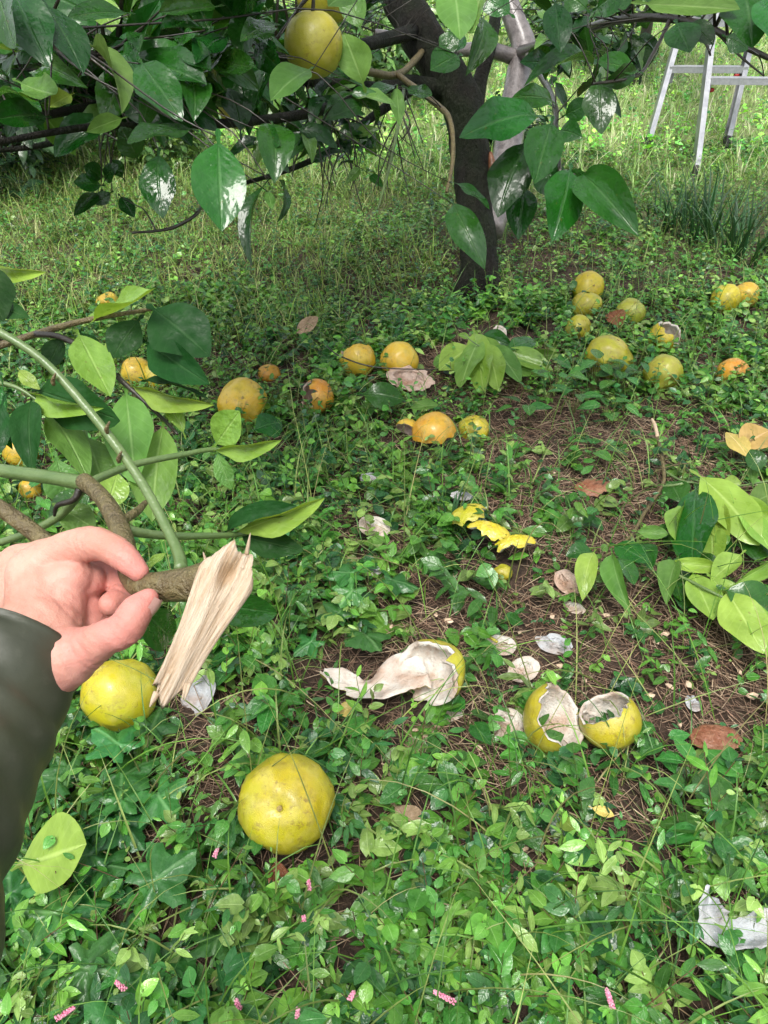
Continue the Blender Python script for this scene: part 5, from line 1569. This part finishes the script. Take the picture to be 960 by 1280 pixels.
def ovate_geo(seed, rows=7, cols=(-1, -0.5, 0, 0.5, 1), heart=True, bend=0.6, fold=0.2, wmax=0.36):
    rnd = random.Random(seed)
    ph = rnd.uniform(0, 6)
    V, UV, Fc = [], [], []
    for i in range(rows + 1):
        t = i / rows
        w = wmax * (math.sin(math.pi * t ** (0.62 if heart else 0.85)) ** 0.8 if 0 < t < 1 else 0.0)
        if i == 0: w = wmax * (0.25 if heart else 0.05)
        w = max(w, 0.006)
        for c in cols:
            x = c * w
            back = 0.10 * abs(c) * (1 - t) ** 6 if heart else 0
            V.append((x, t - back, fold * abs(x) - bend * 0.3 * (t - 0.3) ** 2 + 0.02 * math.sin(7 * t + ph) * abs(c)))
            UV.append((0.5 + 0.5 * c, t))
    nc = len(cols)
    for i in range(rows):
        for k in range(nc - 1):
            a = i * nc + k
            Fc.append((a, a + 1, a + nc + 1, a + nc))
    return np.array(V), np.array(UV), Fc

LOB = [geo_mesh('lobed_leaf', lobed_geo(k), MAT['lobed']) for k in range(4)]
OVA = [geo_mesh('ovate_leaf', ovate_geo(20 + k, rows=6, cols=(-1, 0, 1), bend=[0.5, 0.9, 0.3, 0.7][k], wmax=[0.36, 0.32, 0.40, 0.28][k]), MAT['ovate']) for k in range(4)]

def ypr(yaw, pitch, roll):
    return Matrix.Rotation(yaw, 4, 'Z') @ Matrix.Rotation(pitch, 4, 'X') @ Matrix.Rotation(roll, 4, 'Y')

def leafy_plant(name, px, py, n, size, hgt, meshes, label, group, cat='plant', spread=None):
    root = gp(px, py, 0.0)
    root.z = gz(root.x, root.y)
    o = empty(name, root, label, cat, group)
    stems = []
    spread = spread or size * 0.9
    a0 = random.uniform(0, 6.28)
    for i in range(n):
        a = a0 + i * 2.4 + random.uniform(-0.3, 0.3)
        rr = spread * math.sqrt((i + 0.4) / n)
        h = hgt * random.uniform(0.6, 1.15)
        p = root + Vector((math.cos(a) * rr * 0.55, math.sin(a) * rr * 0.55, h))
        yaw = a - math.pi / 2
        s = size * random.uniform(0.7, 1.15)
        M = Matrix.Translation(p) @ ypr(yaw, R(random.uniform(-25, 15)), R(random.uniform(-18, 18))) @ Matrix.Scale(s, 4)
        inst('leaf', random.choice(meshes), M, o)
        stems.append(tube([root - Vector((0, 0, 0.01)), root.lerp(p, 0.5) + Vector((0, 0, h * 0.15)), p], [0.0016, 0.0014, 0.001], 5, 3))
    V, Fc = join(stems)
    mesh_obj('stem', V, Fc, MAT['stem_weed'], o)
    return o

LGRP = 'broad lobed-leaf weeds in the undergrowth'
for (px, py, n, s, h, lab) in [(185, 985, 3, 0.085, 0.08, 'toothed lobed weed between the sleeve and the large whole pomelo'), (130, 1010, 4, 0.095, 0.07, 'broad dark lobed weed under the pomelo below the hand'), (100, 960, 3, 0.075, 0.07, 'lobed weed touching the sleeve below the scratched pomelo'), (160, 1085, 3, 0.09, 0.07, 'round-lobed weed right of the bright pale leaf'), (150, 1170, 4, 0.105, 0.07, 'largest spread-out lobed weed below the round-lobed one'), (70, 1110, 3, 0.09, 0.06, 'lobed weed just below the bright pale leaf'), (245, 1265, 3, 0.10, 0.07, 'lobed weed beside the tiny pink buds on a reddish stem'), (60, 1230, 3, 0.075, 0.06, 'small lobed weed behind the slanting pink spike'), (30, 1180, 3, 0.09, 0.07, 'lobed weed at the lower end of the sleeve'), (110, 1100, 3, 0.07, 0.06, 'small lobed weed between bright pale leaf and round-lobed weed'), (95, 1265, 3, 0.07, 0.05, 'low lobed weed at the foot of the slanting pink spike')]:
    leafy_plant('lobed_weed', px, py, n, s, h, LOB, lab, LGRP, spread=s * 1.3)
for (px, py, n, s, h, lab) in [(462, 745, 4, 0.085, 0.06, 'toothed weed below the greyish pith scrap'), (440, 790, 3, 0.08, 0.05, 'toothed weed midway between the greyish scrap and the opened peel'), (415, 805, 3, 0.075, 0.05, 'toothed weed right above the torn tail of the opened peel')]:
    leafy_plant('lobed_weed', px, py, n, s, h, LOB, lab, 'toothed weeds above the opened peel', spread=s)
OGRP = 'leafy weeds standing up through the litter'
for (px, py, n, s, h) in [(740, 490, 9, 0.065, 0.11), (770, 500, 7, 0.06, 0.10), (715, 520, 6, 0.055, 0.09), (760, 530, 6, 0.06, 0.08), (690, 500, 6, 0.055, 0.10), (655, 530, 5, 0.06, 0.08), (735, 575, 5, 0.06, 0.05), (790, 480, 6, 0.06, 0.1), (680, 470, 5, 0.055, 0.1)]:
    leafy_plant('leafy_weed', px, py, n, s, h, OVA, 'tall leafy weed in the green patch between sagging pomelo and bare soil', 'weeds in the patch before the sagging pomelo', spread=0.09)
for (px, py, n, s, h, lab) in [(583, 908, 3, 0.050, 0.05, 'round-leaved weed right below the flat white peel slab'), (545, 970, 5, 0.060, 0.05, 'broad-leaved weed on straw below the opened peel'), (345, 900, 5, 0.055, 0.07, 'bright leafy weed behind the large whole pomelo'), (430, 950, 5, 0.055, 0.05, 'leafy weed right of the large whole pomelo'), (300, 840, 5, 0.05, 0.06, 'leafy weed right of the bluish white pith'), (510, 868, 3, 0.03, 0.05, 'small sprout growing up before the white hollow peel'), (668, 945, 4, 0.04, 0.04, 'small weed at the foot of the tall-flap shell'), (770, 935, 4, 0.045, 0.035, 'small weed at the foot of the holed shell'), (820, 945, 4, 0.05, 0.05, 'leafy weed between holed shell and rotten peel dome'), (735, 800, 4, 0.022, 0.03, 'tiny pale clover-like sprout on straw'), (790, 800, 5, 0.028, 0.04, 'tiny leafy sprout on straw below the cut branch'), (810, 830, 4, 0.026, 0.03, 'tiny low sprout right of the leafy sprout on straw'), (640, 1050, 5, 0.04, 0.05, 'leafy weed among low green below the yellow sliver'), (880, 1060, 6, 0.065, 0.07, 'large broad-leaved weed above the curved white peel'), (860, 985, 6, 0.06, 0.07, 'bushy weed below the rotten peel dome'), (920, 1000, 5, 0.06, 0.06, 'broad weed at the right of the bushy one below the rotten dome'), (510, 1000, 4, 0.045, 0.05, 'weed sprouting over the dry pinkish leaf'), (590, 790, 4, 0.03, 0.03, 'small sprout between the rind lump and pith scraps')]:
    leafy_plant('leafy_weed', px, py, n, s, h, OVA, lab, OGRP)

# pink knotweed flower spikes
def knotweed(px, py, h, ang, lab, big=1.0):
    tipp = gp(px, py, h)
    root = tipp + Vector((random.uniform(-0.03, 0.03), random.uniform(0.0, 0.05), 0))
    root.z = gz(root.x, root.y)
    o = empty('pink_knotweed', root, lab, 'flower', 'pink knotweed spikes in the foreground')
    mid = root.lerp(tipp, 0.6) + Vector((0.01, 0, 0.02))
    dirv = Vector((math.cos(ang), 0.25, math.sin(ang))).normalized()
    end = tipp + dirv * 0.012 * big
    start = tipp - dirv * 0.012 * big
    V, Fc = tube([root, mid, start, end], [0.0013, 0.0011, 0.0009, 0.0006], 5, 4)
    mesh_obj('stem', V, Fc, MAT['stem_weed'], o)
    bud_v, bud_f = fruit_geo(1, 1.2, 0.1, 6, 4)
    parts = []
    for i in range(int(34 * big)):
        t = i / (34 * big)
        a = i * 2.4
        sd = dirv.orthogonal().normalized()
        sd = Matrix.Rotation(a, 3, dirv) @ sd
        c = start.lerp(end, t) + sd * 0.0028 * (1 - 0.5 * t)
        r_ = 0.0017 * random.uniform(0.7, 1.2)
        parts.append(([c + v * r_ for v in bud_v], bud_f))
    V, Fc = join(parts)
    mesh_obj('flower_spike', V, Fc, MAT['pink'], o)
    for k in range(3):
        p = root.lerp(mid, 0.4 + 0.3 * k)
        M = Matrix.Translation(p) @ ypr(random.uniform(0, 6.28), R(random.uniform(-10, 30)), 0) @ Matrix.Diagonal((0.022, 0.045, 0.045, 1))
        inst('leaf', random.choice(OVA), M, o)
for (px, py, h, a, b, lab) in [(762, 1248, 0.10, 1.9, 1.5, 'upright pink knotweed spike nearest the curved white peel'), (555, 1246, 0.09, 2.7, 1.3, 'leaning pink knotweed spike in thick low weeds'), (82, 1266, 0.09, 0.6, 1.3, 'slanting pink knotweed spike among lobed leaves'), (386, 1106, 0.08, 1.6, 0.8, 'small pink buds right below the large whole pomelo'), (372, 1268, 0.09, 1.5, 1.0, 'small pink spike beside a long grass stalk'), (440, 1244, 0.08, 1.2, 0.7, 'tiny pink bud cluster in low weeds below the stalk'), (297, 1255, 0.08, 1.8, 0.8, 'tiny pink buds on a reddish stem by lobed leaf'), (150, 1232, 0.08, 2.2, 0.8, 'faint pink bud spike near the largest lobed leaf'), (380, 1150, 0.07, 1.6, 0.7, 'faint pink buds under the dead brown leaf'), (270, 1066, 0.08, 1.2, 0.7, 'small pink buds left of the large whole pomelo')]:
    knotweed(px, py, h, a, lab, b)

# strap-leaved clumps
def blade_geo(rows=6, bend=0.5):
    V, UV, Fc = [], [], []
    y = z = 0.0
    for i in range(rows + 1):
        t = i / rows
        if i:
            ang = bend * 1.6 * t * t
            y += math.sin(ang) / rows; z += math.cos(ang) / rows
        w = 0.5 * (1 - t ** 2.2) * (0.7 + 0.3 * min(1, t * 4)) + 0.004
        for c in (-1, 0, 1):
            V.append((c * w, y - 0.25 * abs(c) * w * 0.05, z)); UV.append((0.5 + 0.5 * c, t))
    for i in range(rows):
        for k in range(2):
            a = i * 3 + k
            Fc.append((a, a + 1, a + 4, a + 3))
    return np.array(V), np.array(UV), Fc
BLADE = [geo_mesh('blade', blade_geo(6, b), MAT['iris']) for b in (0.15, 0.35, 0.6, 0.9)]
def clump(px, py, n, L, w, lab, spread=0.12, name='strap_leaf_clump', group='strap-leaved clumps'):
    root = gp(px, py); root.z = gz(root.x, root.y)
    o = empty(name, root, lab, 'plant', group)
    for i in range(n):
        a = random.uniform(0, 6.28)
        rr = spread * math.sqrt(random.random())
        p = root + Vector((math.cos(a) * rr, math.sin(a) * rr, -0.01))
        l = L * random.uniform(0.6, 1.15)
        M = Matrix.Translation(p) @ ypr(a - math.pi / 2 + random.uniform(-0.6, 0.6), -R(random.uniform(2, 24)), 0) @ Matrix.Diagonal((w * random.uniform(0.7, 1.2), l, l, 1))
        inst('blade', random.choice(BLADE), M, o)
clump(885, 300, 70, 0.36, 0.014, 'dark strap-leaved clump in front of the ladder foot', 0.20)
clump(930, 325, 60, 0.34, 0.014, 'dark strap-leaved clump right beside the touching pair of pomelos', 0.16)
clump(835, 285, 40, 0.28, 0.012, 'smaller dark strap-leaved clump under the hanging wet leaves', 0.14)
clump(560, 668, 20, 0.13, 0.009, 'bright low grass tuft beside the rind row', 0.04, 'grass_tuft', 'grass tufts on the litter')
clump(870, 575, 18, 0.10, 0.006, 'fine pale grass tuft by the cut branch stalk', 0.04, 'grass_tuft', 'grass tufts on the litter')

# ------------------------------------------------------------------ ground cover (nobody could count it)
BARE = [(890, 690, 90, 80, 0.9), (925, 770, 60, 60, 0.9), (610, 455, 60, 40, 0.9), (755, 730, 50, 40, 0.9), (925, 560, 40, 30, 0.8), (690, 545, 70, 42, 0.88), (755, 620, 95, 62, 0.88), (640, 590, 60, 30, 0.5), (620, 770, 140, 42, 0.88), (740, 800, 140, 48, 0.90), (870, 850, 120, 56, 0.88), (640, 925, 100, 42, 0.75), (560, 985, 110, 45, 0.6), (250, 930, 60, 60, 0.75), (880, 935, 90, 40, 0.7),
        (500, 735, 60, 34, 0.7), (840, 565, 70, 50, 0.75), (710, 1010, 140, 50, 0.45), (520, 700, 50, 25, 0.5), (690, 665, 90, 40, 0.8), (500, 870, 110, 55, 0.9), (720, 900, 90, 50, 0.85), (600, 850, 90, 40, 0.9), (430, 690, 50, 30, 0.4), (690, 335, 40, 22, 0.5), (480, 930, 60, 40, 0.5),
        (468, 655, 26, 20, 0.9), (585, 648, 26, 22, 0.8), (612, 672, 40, 20, 0.9), (644, 690, 26, 18, 0.9), (711, 740, 30, 40, 0.9), (543, 545, 32, 26, 0.9), (246, 868, 30, 40, 0.9), (905, 1160, 50, 30, 0.8), (505, 1025, 30, 30, 0.8), (893, 930, 40, 30, 0.9), (560, 880, 30, 14, 0.9), (350, 1090, 20, 40, 0.7), (513, 480, 30, 20, 0.8)]

def bare(x, y):
    z = G(x, y)
    u, v, d = project(x, y, z)
    wob = 12 * np.sin(u * 0.05 + v * 0.03) + 9 * np.sin(v * 0.11 - u * 0.04)
    b = np.zeros_like(x)
    for (px, py, rx, ry, s) in BARE:
        q = ((u + wob - px) / (rx * 1.2)) ** 2 + ((v + wob * 0.5 - py) / (ry * 1.2)) ** 2
        b = np.maximum(b, s * np.clip(1.6 - q, 0, 1))
    return b

def noise2(x, y, s, seed=0.0):
    return 0.5 + 0.25 * (np.sin(s * x + seed + 1.7 * np.sin(s * 0.7 * y + seed)) + np.sin(s * 0.9 * y + 2 * seed + 1.3 * np.sin(s * 1.1 * x + 2.1)))

def clear_of_fruit(x, y, f=0.9, toward=0.0):
    ok = np.ones(len(x), bool)
    for fx, fy, r_ in FRUITS:
        ok &= ((x - fx) ** 2 + (y - fy + toward * r_) ** 2) > (r_ * f) ** 2
    return ok

def sample(n, y0, y1, pad=0.5, bare_w=1.0):
    y = np.sqrt(RNG.uniform(0, 1, n) * ((y1 + 1) ** 2 - (y0 + 1) ** 2) + (y0 + 1) ** 2) - 1
    half = 0.62 * y + pad
    x = RNG.uniform(-1, 1, n) * half
    gap = np.clip((noise2(x, y, 17.0, 2.0) - 0.66) * 4.5, 0, 0.85) * (y < 5)
    keep = RNG.uniform(0, 1, n) > np.maximum(bare(x, y) * bare_w, gap * min(bare_w, 1.0))
    x, y = x[keep], y[keep]
    k2 = clear_of_fruit(x, y, 0.78) & (clear_of_fruit(x, y, 0.7, 0.5) | (y > 1.3))
    return x[k2], y[k2]

GREENS = np.array([(0.050, 0.175, 0.022), (0.085, 0.230, 0.028), (0.034, 0.130, 0.024), (0.130, 0.280, 0.038), (0.026, 0.095, 0.026), (0.060, 0.185, 0.030), (0.18, 0.28, 0.06)])
def greens(n, bias=None):
    i = RNG.integers(0, len(GREENS), n)
    c = GREENS[i] * RNG.uniform(0.7, 1.35, (n, 1))
    return c * np.array([[0.95, 1.02, 1.15]])

def sprigs(n, y0, y1, nl, leaf, L, geo_set, pad=0.5, tall=1.0, bright=1.0):
    x, y = sample(n, y0, y1, pad)
    N = len(x)
    patch = noise2(x, y, 5.0, 1.0)
    sz = leaf * RNG.uniform(0.55, 1.25, N) * (0.75 + 0.5 * patch)
    ln = L * RNG.uniform(0.5, 1.3, N)
    az_ = RNG.uniform(0, 2 * np.pi, N)
    el = RNG.uniform(R(15), R(75), N)
    base = np.stack([x, y, G(x, y)], 1)
    dirv = np.stack([np.cos(az_) * np.cos(el), np.sin(az_) * np.cos(el), np.sin(el) * tall], 1)
    tint = greens(N) * (0.75 + 0.5 * noise2(x, y, 2.3, 4.0))[:, None] * bright
    chunks, st = [], []
    for i in range(nl):
        t = (i + 0.6) / nl
        p = base + dirv * (ln * t)[:, None]
        p[:, 2] += 0.010 * RNG.uniform(0, 1, N)
        yaw = az_ - np.pi / 2 + (1 if i % 2 else -1) * RNG.uniform(0.6, 1.5, N) * (1 - 0.6 * t)
        pitch = RNG.uniform(R(-30), R(28), N)
        roll = RNG.normal(0, 0.38, N)
        s = sz * (1.05 - 0.45 * t) * RNG.uniform(0.8, 1.2, N)
        sc = np.stack([s * RNG.uniform(0.85, 1.15, N), s, s], 1)
        g = geo_set[i % len(geo_set)]
        col = tint * RNG.uniform(0.8, 1.25, (N, 1)) * (1 + 0.25 * t)
        chunks.append(scatter('x', g, p, rot_ypr(yaw, pitch, roll), sc, col, None))
    # stems: thin three-sided prisms
    tri = [(math.cos(a), math.sin(a)) for a in (0, 2.094, 4.189)]
    Vs = np.array([(a, b, 0) for a, b in tri] + [(a * 0.6, b * 0.6, 1) for a, b in tri])
    Fs = [(0, 1, 4, 3), (1, 2, 5, 4), (2, 0, 3, 5)]
    zc = dirv / np.linalg.norm(dirv, axis=1)[:, None]
    xc = np.cross(zc, np.array([0.3, 0.2, 0.93])); xc /= np.linalg.norm(xc, axis=1)[:, None]
    yc = np.cross(zc, xc)
    Rm = np.stack([xc, yc, zc], -1)
    r0 = np.full(N, 0.0011)
    scol = np.where(RNG.uniform(0, 1, (N, 1)) < 0.5, np.array([[0.10, 0.16, 0.04]]), np.array([[0.16, 0.09, 0.05]]))
    chunks.append(scatter('x', (Vs, np.full((6, 2), 0.25), Fs), base, Rm, np.stack([r0, r0, ln * np.linalg.norm(dirv, axis=1)], 1), scol, None))
    return chunks

G_NEAR = [ovate_geo(50 + k, rows=5, cols=(-1, 0, 1), heart=(k < 3), bend=[0.4, 0.9, 0.6, 0.5][k], wmax=[0.34, 0.30, 0.38, 0.20][k]) for k in range(4)]
G_LAN = [ovate_geo(90 + k, rows=5, cols=(-1, 0, 1), heart=False, bend=[0.4, 0.9][k], wmax=[0.15, 0.19][k]) for k in range(2)]
G_MID = [ovate_geo(60 + k, rows=3, cols=(-1, 0, 1), heart=True, bend=0.6, wmax=[0.36, 0.32, 0.24][k]) for k in range(3)]
G_FAR = [ovate_geo(70 + k, rows=2, cols=(-1, 0, 1), heart=False, bend=0.6, wmax=[0.36, 0.26][k]) for k in range(2)]

o = scatter_obj('ground_cover_near', sprigs(1900, 0.15, 1.55, 7, 0.042, 0.11, G_NEAR, pad=0.55) + sprigs(3000, 0.15, 1.55, 8, 0.022, 0.085, G_NEAR, pad=0.55) + sprigs(900, 0.15, 1.55, 7, 0.05, 0.14, G_LAN, pad=0.55), MAT['weed'])
o.name = 'ground_cover'
o2 = None
tag(o, 'thick low ground cover of small wet ovate leaves around the whole pomelos', 'ground cover', kind='stuff')
o = scatter_obj('ground_cover', sprigs(6800, 1.55, 3.0, 7, 0.034, 0.10, G_MID, pad=0.5), MAT['weed'])
tag(o, 'dark wet creeping leaves around the eaten fruits', 'ground cover', kind='stuff')
o = scatter_obj('ground_cover', sprigs(10500, 3.0, 5.6, 6, 0.034, 0.11, G_FAR, pad=0.6, bright=1.05), MAT['weed_far'])
tag(o, 'small dim weeds spreading under the tree around its trunk', 'ground cover', kind='stuff')
o = scatter_obj('ground_cover', sprigs(9000, 5.2, 13.0, 5, 0.055, 0.16, G_FAR, pad=1.5, bright=2.4), MAT['weed_far'])  # same greens scaled up: slope brightness painted into the leaf colour
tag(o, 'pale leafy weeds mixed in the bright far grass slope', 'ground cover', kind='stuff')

# grass
def blade_np(rows, bend):
    V, UV, Fc = blade_geo(rows, bend)
    return V, UV, Fc
def blades(n, y0, y1, L, w, cols, pad=0.5, lean=25, rows=4, bw=0.6, xmax=None):
    x, y = sample(n, y0, y1, pad, bw)
    if xmax is not None:
        kx = x + 0.25 * np.sin(5 * y) < xmax
        x, y = x[kx], y[kx]
    chunks = []
    N = len(x)
    grp = RNG.integers(0, 4, N)
    for g in range(4):
        ids = grp == g
        m = int(ids.sum())
        xx, yy = x[ids], y[ids]
        l = L * RNG.uniform(0.4, 1.3, m)
        yaw = RNG.uniform(0, 2 * np.pi, m)
        pitch = -np.abs(RNG.normal(0, R(lean), m))
        pos = np.stack([xx, yy, G(xx, yy) - 0.005], 1)
        sc = np.stack([w * RNG.uniform(0.6, 1.3, m), l, l], 1)
        c = np.array(cols)[RNG.integers(0, len(cols), m)] * RNG.uniform(0.75, 1.3, (m, 1))
        chunks.append(scatter('x', blade_np(rows, [0.2, 0.5, 0.9, 1.3][g]), pos, rot_ypr(yaw, pitch, np.zeros(m)), sc, c, None))
    return chunks
GC_NEAR = [(0.09, 0.22, 0.04), (0.13, 0.28, 0.05), (0.06, 0.16, 0.035), (0.20, 0.27, 0.08)]
GC_FAR = [(0.26, 0.46, 0.12), (0.36, 0.54, 0.19), (0.46, 0.58, 0.28), (0.20, 0.38, 0.09), (0.56, 0.57, 0.36)]  # blade colours paled to carry haze and open-sky brightness of the slope
o = scatter_obj('grass', blades(2700, 0.15, 1.8, 0.19, 0.0033, GC_NEAR, lean=40, rows=6) + blades(900, 0.15, 1.5, 0.34, 0.0024, GC_NEAR + [(0.30, 0.36, 0.12), (0.34, 0.33, 0.14)], lean=55, rows=8), MAT['grass'])
tag(o, 'long thin grass blades arching through the near weeds', 'grass', kind='stuff')
o = scatter_obj('grass', blades(9500, 1.6, 5.2, 0.18, 0.0034, [(0.10, 0.22, 0.05), (0.16, 0.29, 0.07), (0.24, 0.30, 0.11)], lean=32, rows=4), MAT['grass'])
tag(o, 'sparse shaded grass among the weeds under the tree', 'grass', kind='stuff')
mg = blades(24000, 2.5, 5.6, 0.15, 0.0042, [(0.20, 0.36, 0.07), (0.29, 0.42, 0.11), (0.38, 0.42, 0.17)], pad=0.8, lean=38, rows=3, bw=0.3, xmax=0.05)
o = scatter_obj('grass', mg, MAT['grass'])
tag(o, 'pale meadow grass under the boughs left of the trunk', 'grass', kind='stuff')
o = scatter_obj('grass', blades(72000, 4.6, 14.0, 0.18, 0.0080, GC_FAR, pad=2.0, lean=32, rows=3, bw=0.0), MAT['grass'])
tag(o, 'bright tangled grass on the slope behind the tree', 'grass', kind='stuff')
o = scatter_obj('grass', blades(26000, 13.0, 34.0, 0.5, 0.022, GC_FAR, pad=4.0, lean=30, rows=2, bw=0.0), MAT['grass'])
tag(o, 'pale grass farthest up the slope, haze put into its colour', 'grass', kind='stuff')

# straw litter
def litter(n, y0, y1, L, w, only_bare):
    y = np.sqrt(RNG.uniform(0, 1, n) * ((y1 + 1) ** 2 - (y0 + 1) ** 2) + (y0 + 1) ** 2) - 1
    x = RNG.uniform(-1, 1, n) * (0.62 * y + 0.4)
    keep = RNG.uniform(0, 1, n) < np.clip(bare(x, y) * 1.2, 0, 1) * only_bare + (1 - only_bare)
    x, y = x[keep], y[keep]
    ok = clear_of_fruit(x, y, 0.8)
    x, y = x[ok], y[ok]
    N = len(x)
    tri = [(math.cos(a), math.sin(a)) for a in (0, 2.094, 4.189)]
    rows = [(0.0, 0.0, 1.0), (0.5, 0.06, 0.9), (1.0, 0.0, 0.5)]
    Vs, Fs = [], []
    for t, b, r_ in rows:
        for a, c in tri: Vs.append((a * r_ + b * 12, t - 0.5, c * r_))
    for i in range(2):
        for k in range(3):
            a = i * 3 + k; b = i * 3 + (k + 1) % 3
            Fs.append((a, b, b + 3, a + 3))
    yaw = RNG.uniform(0, 2 * np.pi, N)
    pitch = RNG.normal(0, 0.16, N)
    ln = L * RNG.uniform(0.35, 1.3, N)
    ww = w * RNG.uniform(0.5, 1.4, N)
    pos = np.stack([x, y, G(x, y) + RNG.uniform(0.002, 0.016, N)], 1)
    pal = np.array([(0.32, 0.215, 0.14), (0.20, 0.125, 0.082), (0.46, 0.345, 0.23), (0.12, 0.072, 0.048), (0.27, 0.165, 0.11)])
    c = pal[RNG.integers(0, len(pal), N)] * RNG.uniform(0.7, 1.2, (N, 1))
    return scatter('x', (np.array(Vs), np.full((9, 2), 0.3), Fs), pos, rot_ypr(yaw, pitch, np.zeros(N)), np.stack([ww, ln, ww], 1), c, None)
o = scatter_obj('straw_litter', [litter(46000, 0.2, 2.6, 0.05, 0.0009, 0.72), litter(9000, 0.2, 2.6, 0.10, 0.0009, 0.6), litter(9000, 2.2, 4.5, 0.07, 0.0014, 0.5)], MAT['straw'])
tag(o, 'reddish brown straw and needle litter covering the bare soil', 'litter', kind='stuff')

# ------------------------------------------------------------------ background shrubs and young tree
def shrub(px, py, w, h, n, label, cols, leaf=0.07, trunk_r=0.02, name='shrub', zlift=0.0, group='shrubs at the back of the orchard'):
    root = gp(px, py); root.z = gz(root.x, root.y)
    o = empty(name, root, label, 'tree' if name.endswith('tree') else 'shrub', group)
    tips = []
    parts = []
    for k in range(9):
        a = random.uniform(0, 6.28)
        e = root + Vector((math.cos(a) * w * 0.4, math.sin(a) * w * 0.4, zlift + h * random.uniform(0.5, 0.95)))
        s0 = root + Vector((0, 0, zlift * 0.9))
        parts.append(tube([s0, s0.lerp(e, 0.5) + Vector((0, 0, h * 0.1)), e], [trunk_r * 0.6, trunk_r * 0.4, trunk_r * 0.15], 6, 4))
    parts.append(tube([root - Vector((0, 0, 0.05)), root + Vector((0.02, 0, max(zlift, 0.1) * 0.5)), root + Vector((0, 0, max(zlift, 0.15)))], [trunk_r * 1.2, trunk_r, trunk_r * 0.8], 9, 4, 0.1))
    V, Fc = join(parts)
    mesh_obj('trunk', V, Fc, MAT['twig'], o)
    th = RNG.uniform(0, 2 * np.pi, n)
    cz = RNG.uniform(-1, 1, n)
    rad = RNG.uniform(0.35, 1.0, n) ** 0.6
    lump = 1 + 0.28 * np.sin(3 * th + 2 * cz) + 0.2 * np.sin(7 * th - 5 * cz)
    x = root.x + w * 0.5 * rad * lump * np.sqrt(1 - cz ** 2) * np.cos(th)
    y = root.y + w * 0.5 * rad * lump * np.sqrt(1 - cz ** 2) * np.sin(th)
    z = root.z + zlift + h * 0.5 + h * 0.5 * rad * lump * cz
    z = np.maximum(z, root.z + 0.02)
    s = leaf * RNG.uniform(0.6, 1.3, n)
    col = np.array(cols)[RNG.integers(0, len(cols), n)] * RNG.uniform(0.7, 1.3, (n, 1))
    ch = scatter('x', G_MID[2], np.stack([x, y, z], 1), rot_ypr(th - np.pi / 2 + RNG.normal(0, 0.8, n), RNG.uniform(-0.9, 0.4, n), RNG.normal(0, 0.5, n)), np.stack([s, s, s], 1), col, None)
    c = scatter_obj('crown', [ch], MAT['cit_stuff'], o)
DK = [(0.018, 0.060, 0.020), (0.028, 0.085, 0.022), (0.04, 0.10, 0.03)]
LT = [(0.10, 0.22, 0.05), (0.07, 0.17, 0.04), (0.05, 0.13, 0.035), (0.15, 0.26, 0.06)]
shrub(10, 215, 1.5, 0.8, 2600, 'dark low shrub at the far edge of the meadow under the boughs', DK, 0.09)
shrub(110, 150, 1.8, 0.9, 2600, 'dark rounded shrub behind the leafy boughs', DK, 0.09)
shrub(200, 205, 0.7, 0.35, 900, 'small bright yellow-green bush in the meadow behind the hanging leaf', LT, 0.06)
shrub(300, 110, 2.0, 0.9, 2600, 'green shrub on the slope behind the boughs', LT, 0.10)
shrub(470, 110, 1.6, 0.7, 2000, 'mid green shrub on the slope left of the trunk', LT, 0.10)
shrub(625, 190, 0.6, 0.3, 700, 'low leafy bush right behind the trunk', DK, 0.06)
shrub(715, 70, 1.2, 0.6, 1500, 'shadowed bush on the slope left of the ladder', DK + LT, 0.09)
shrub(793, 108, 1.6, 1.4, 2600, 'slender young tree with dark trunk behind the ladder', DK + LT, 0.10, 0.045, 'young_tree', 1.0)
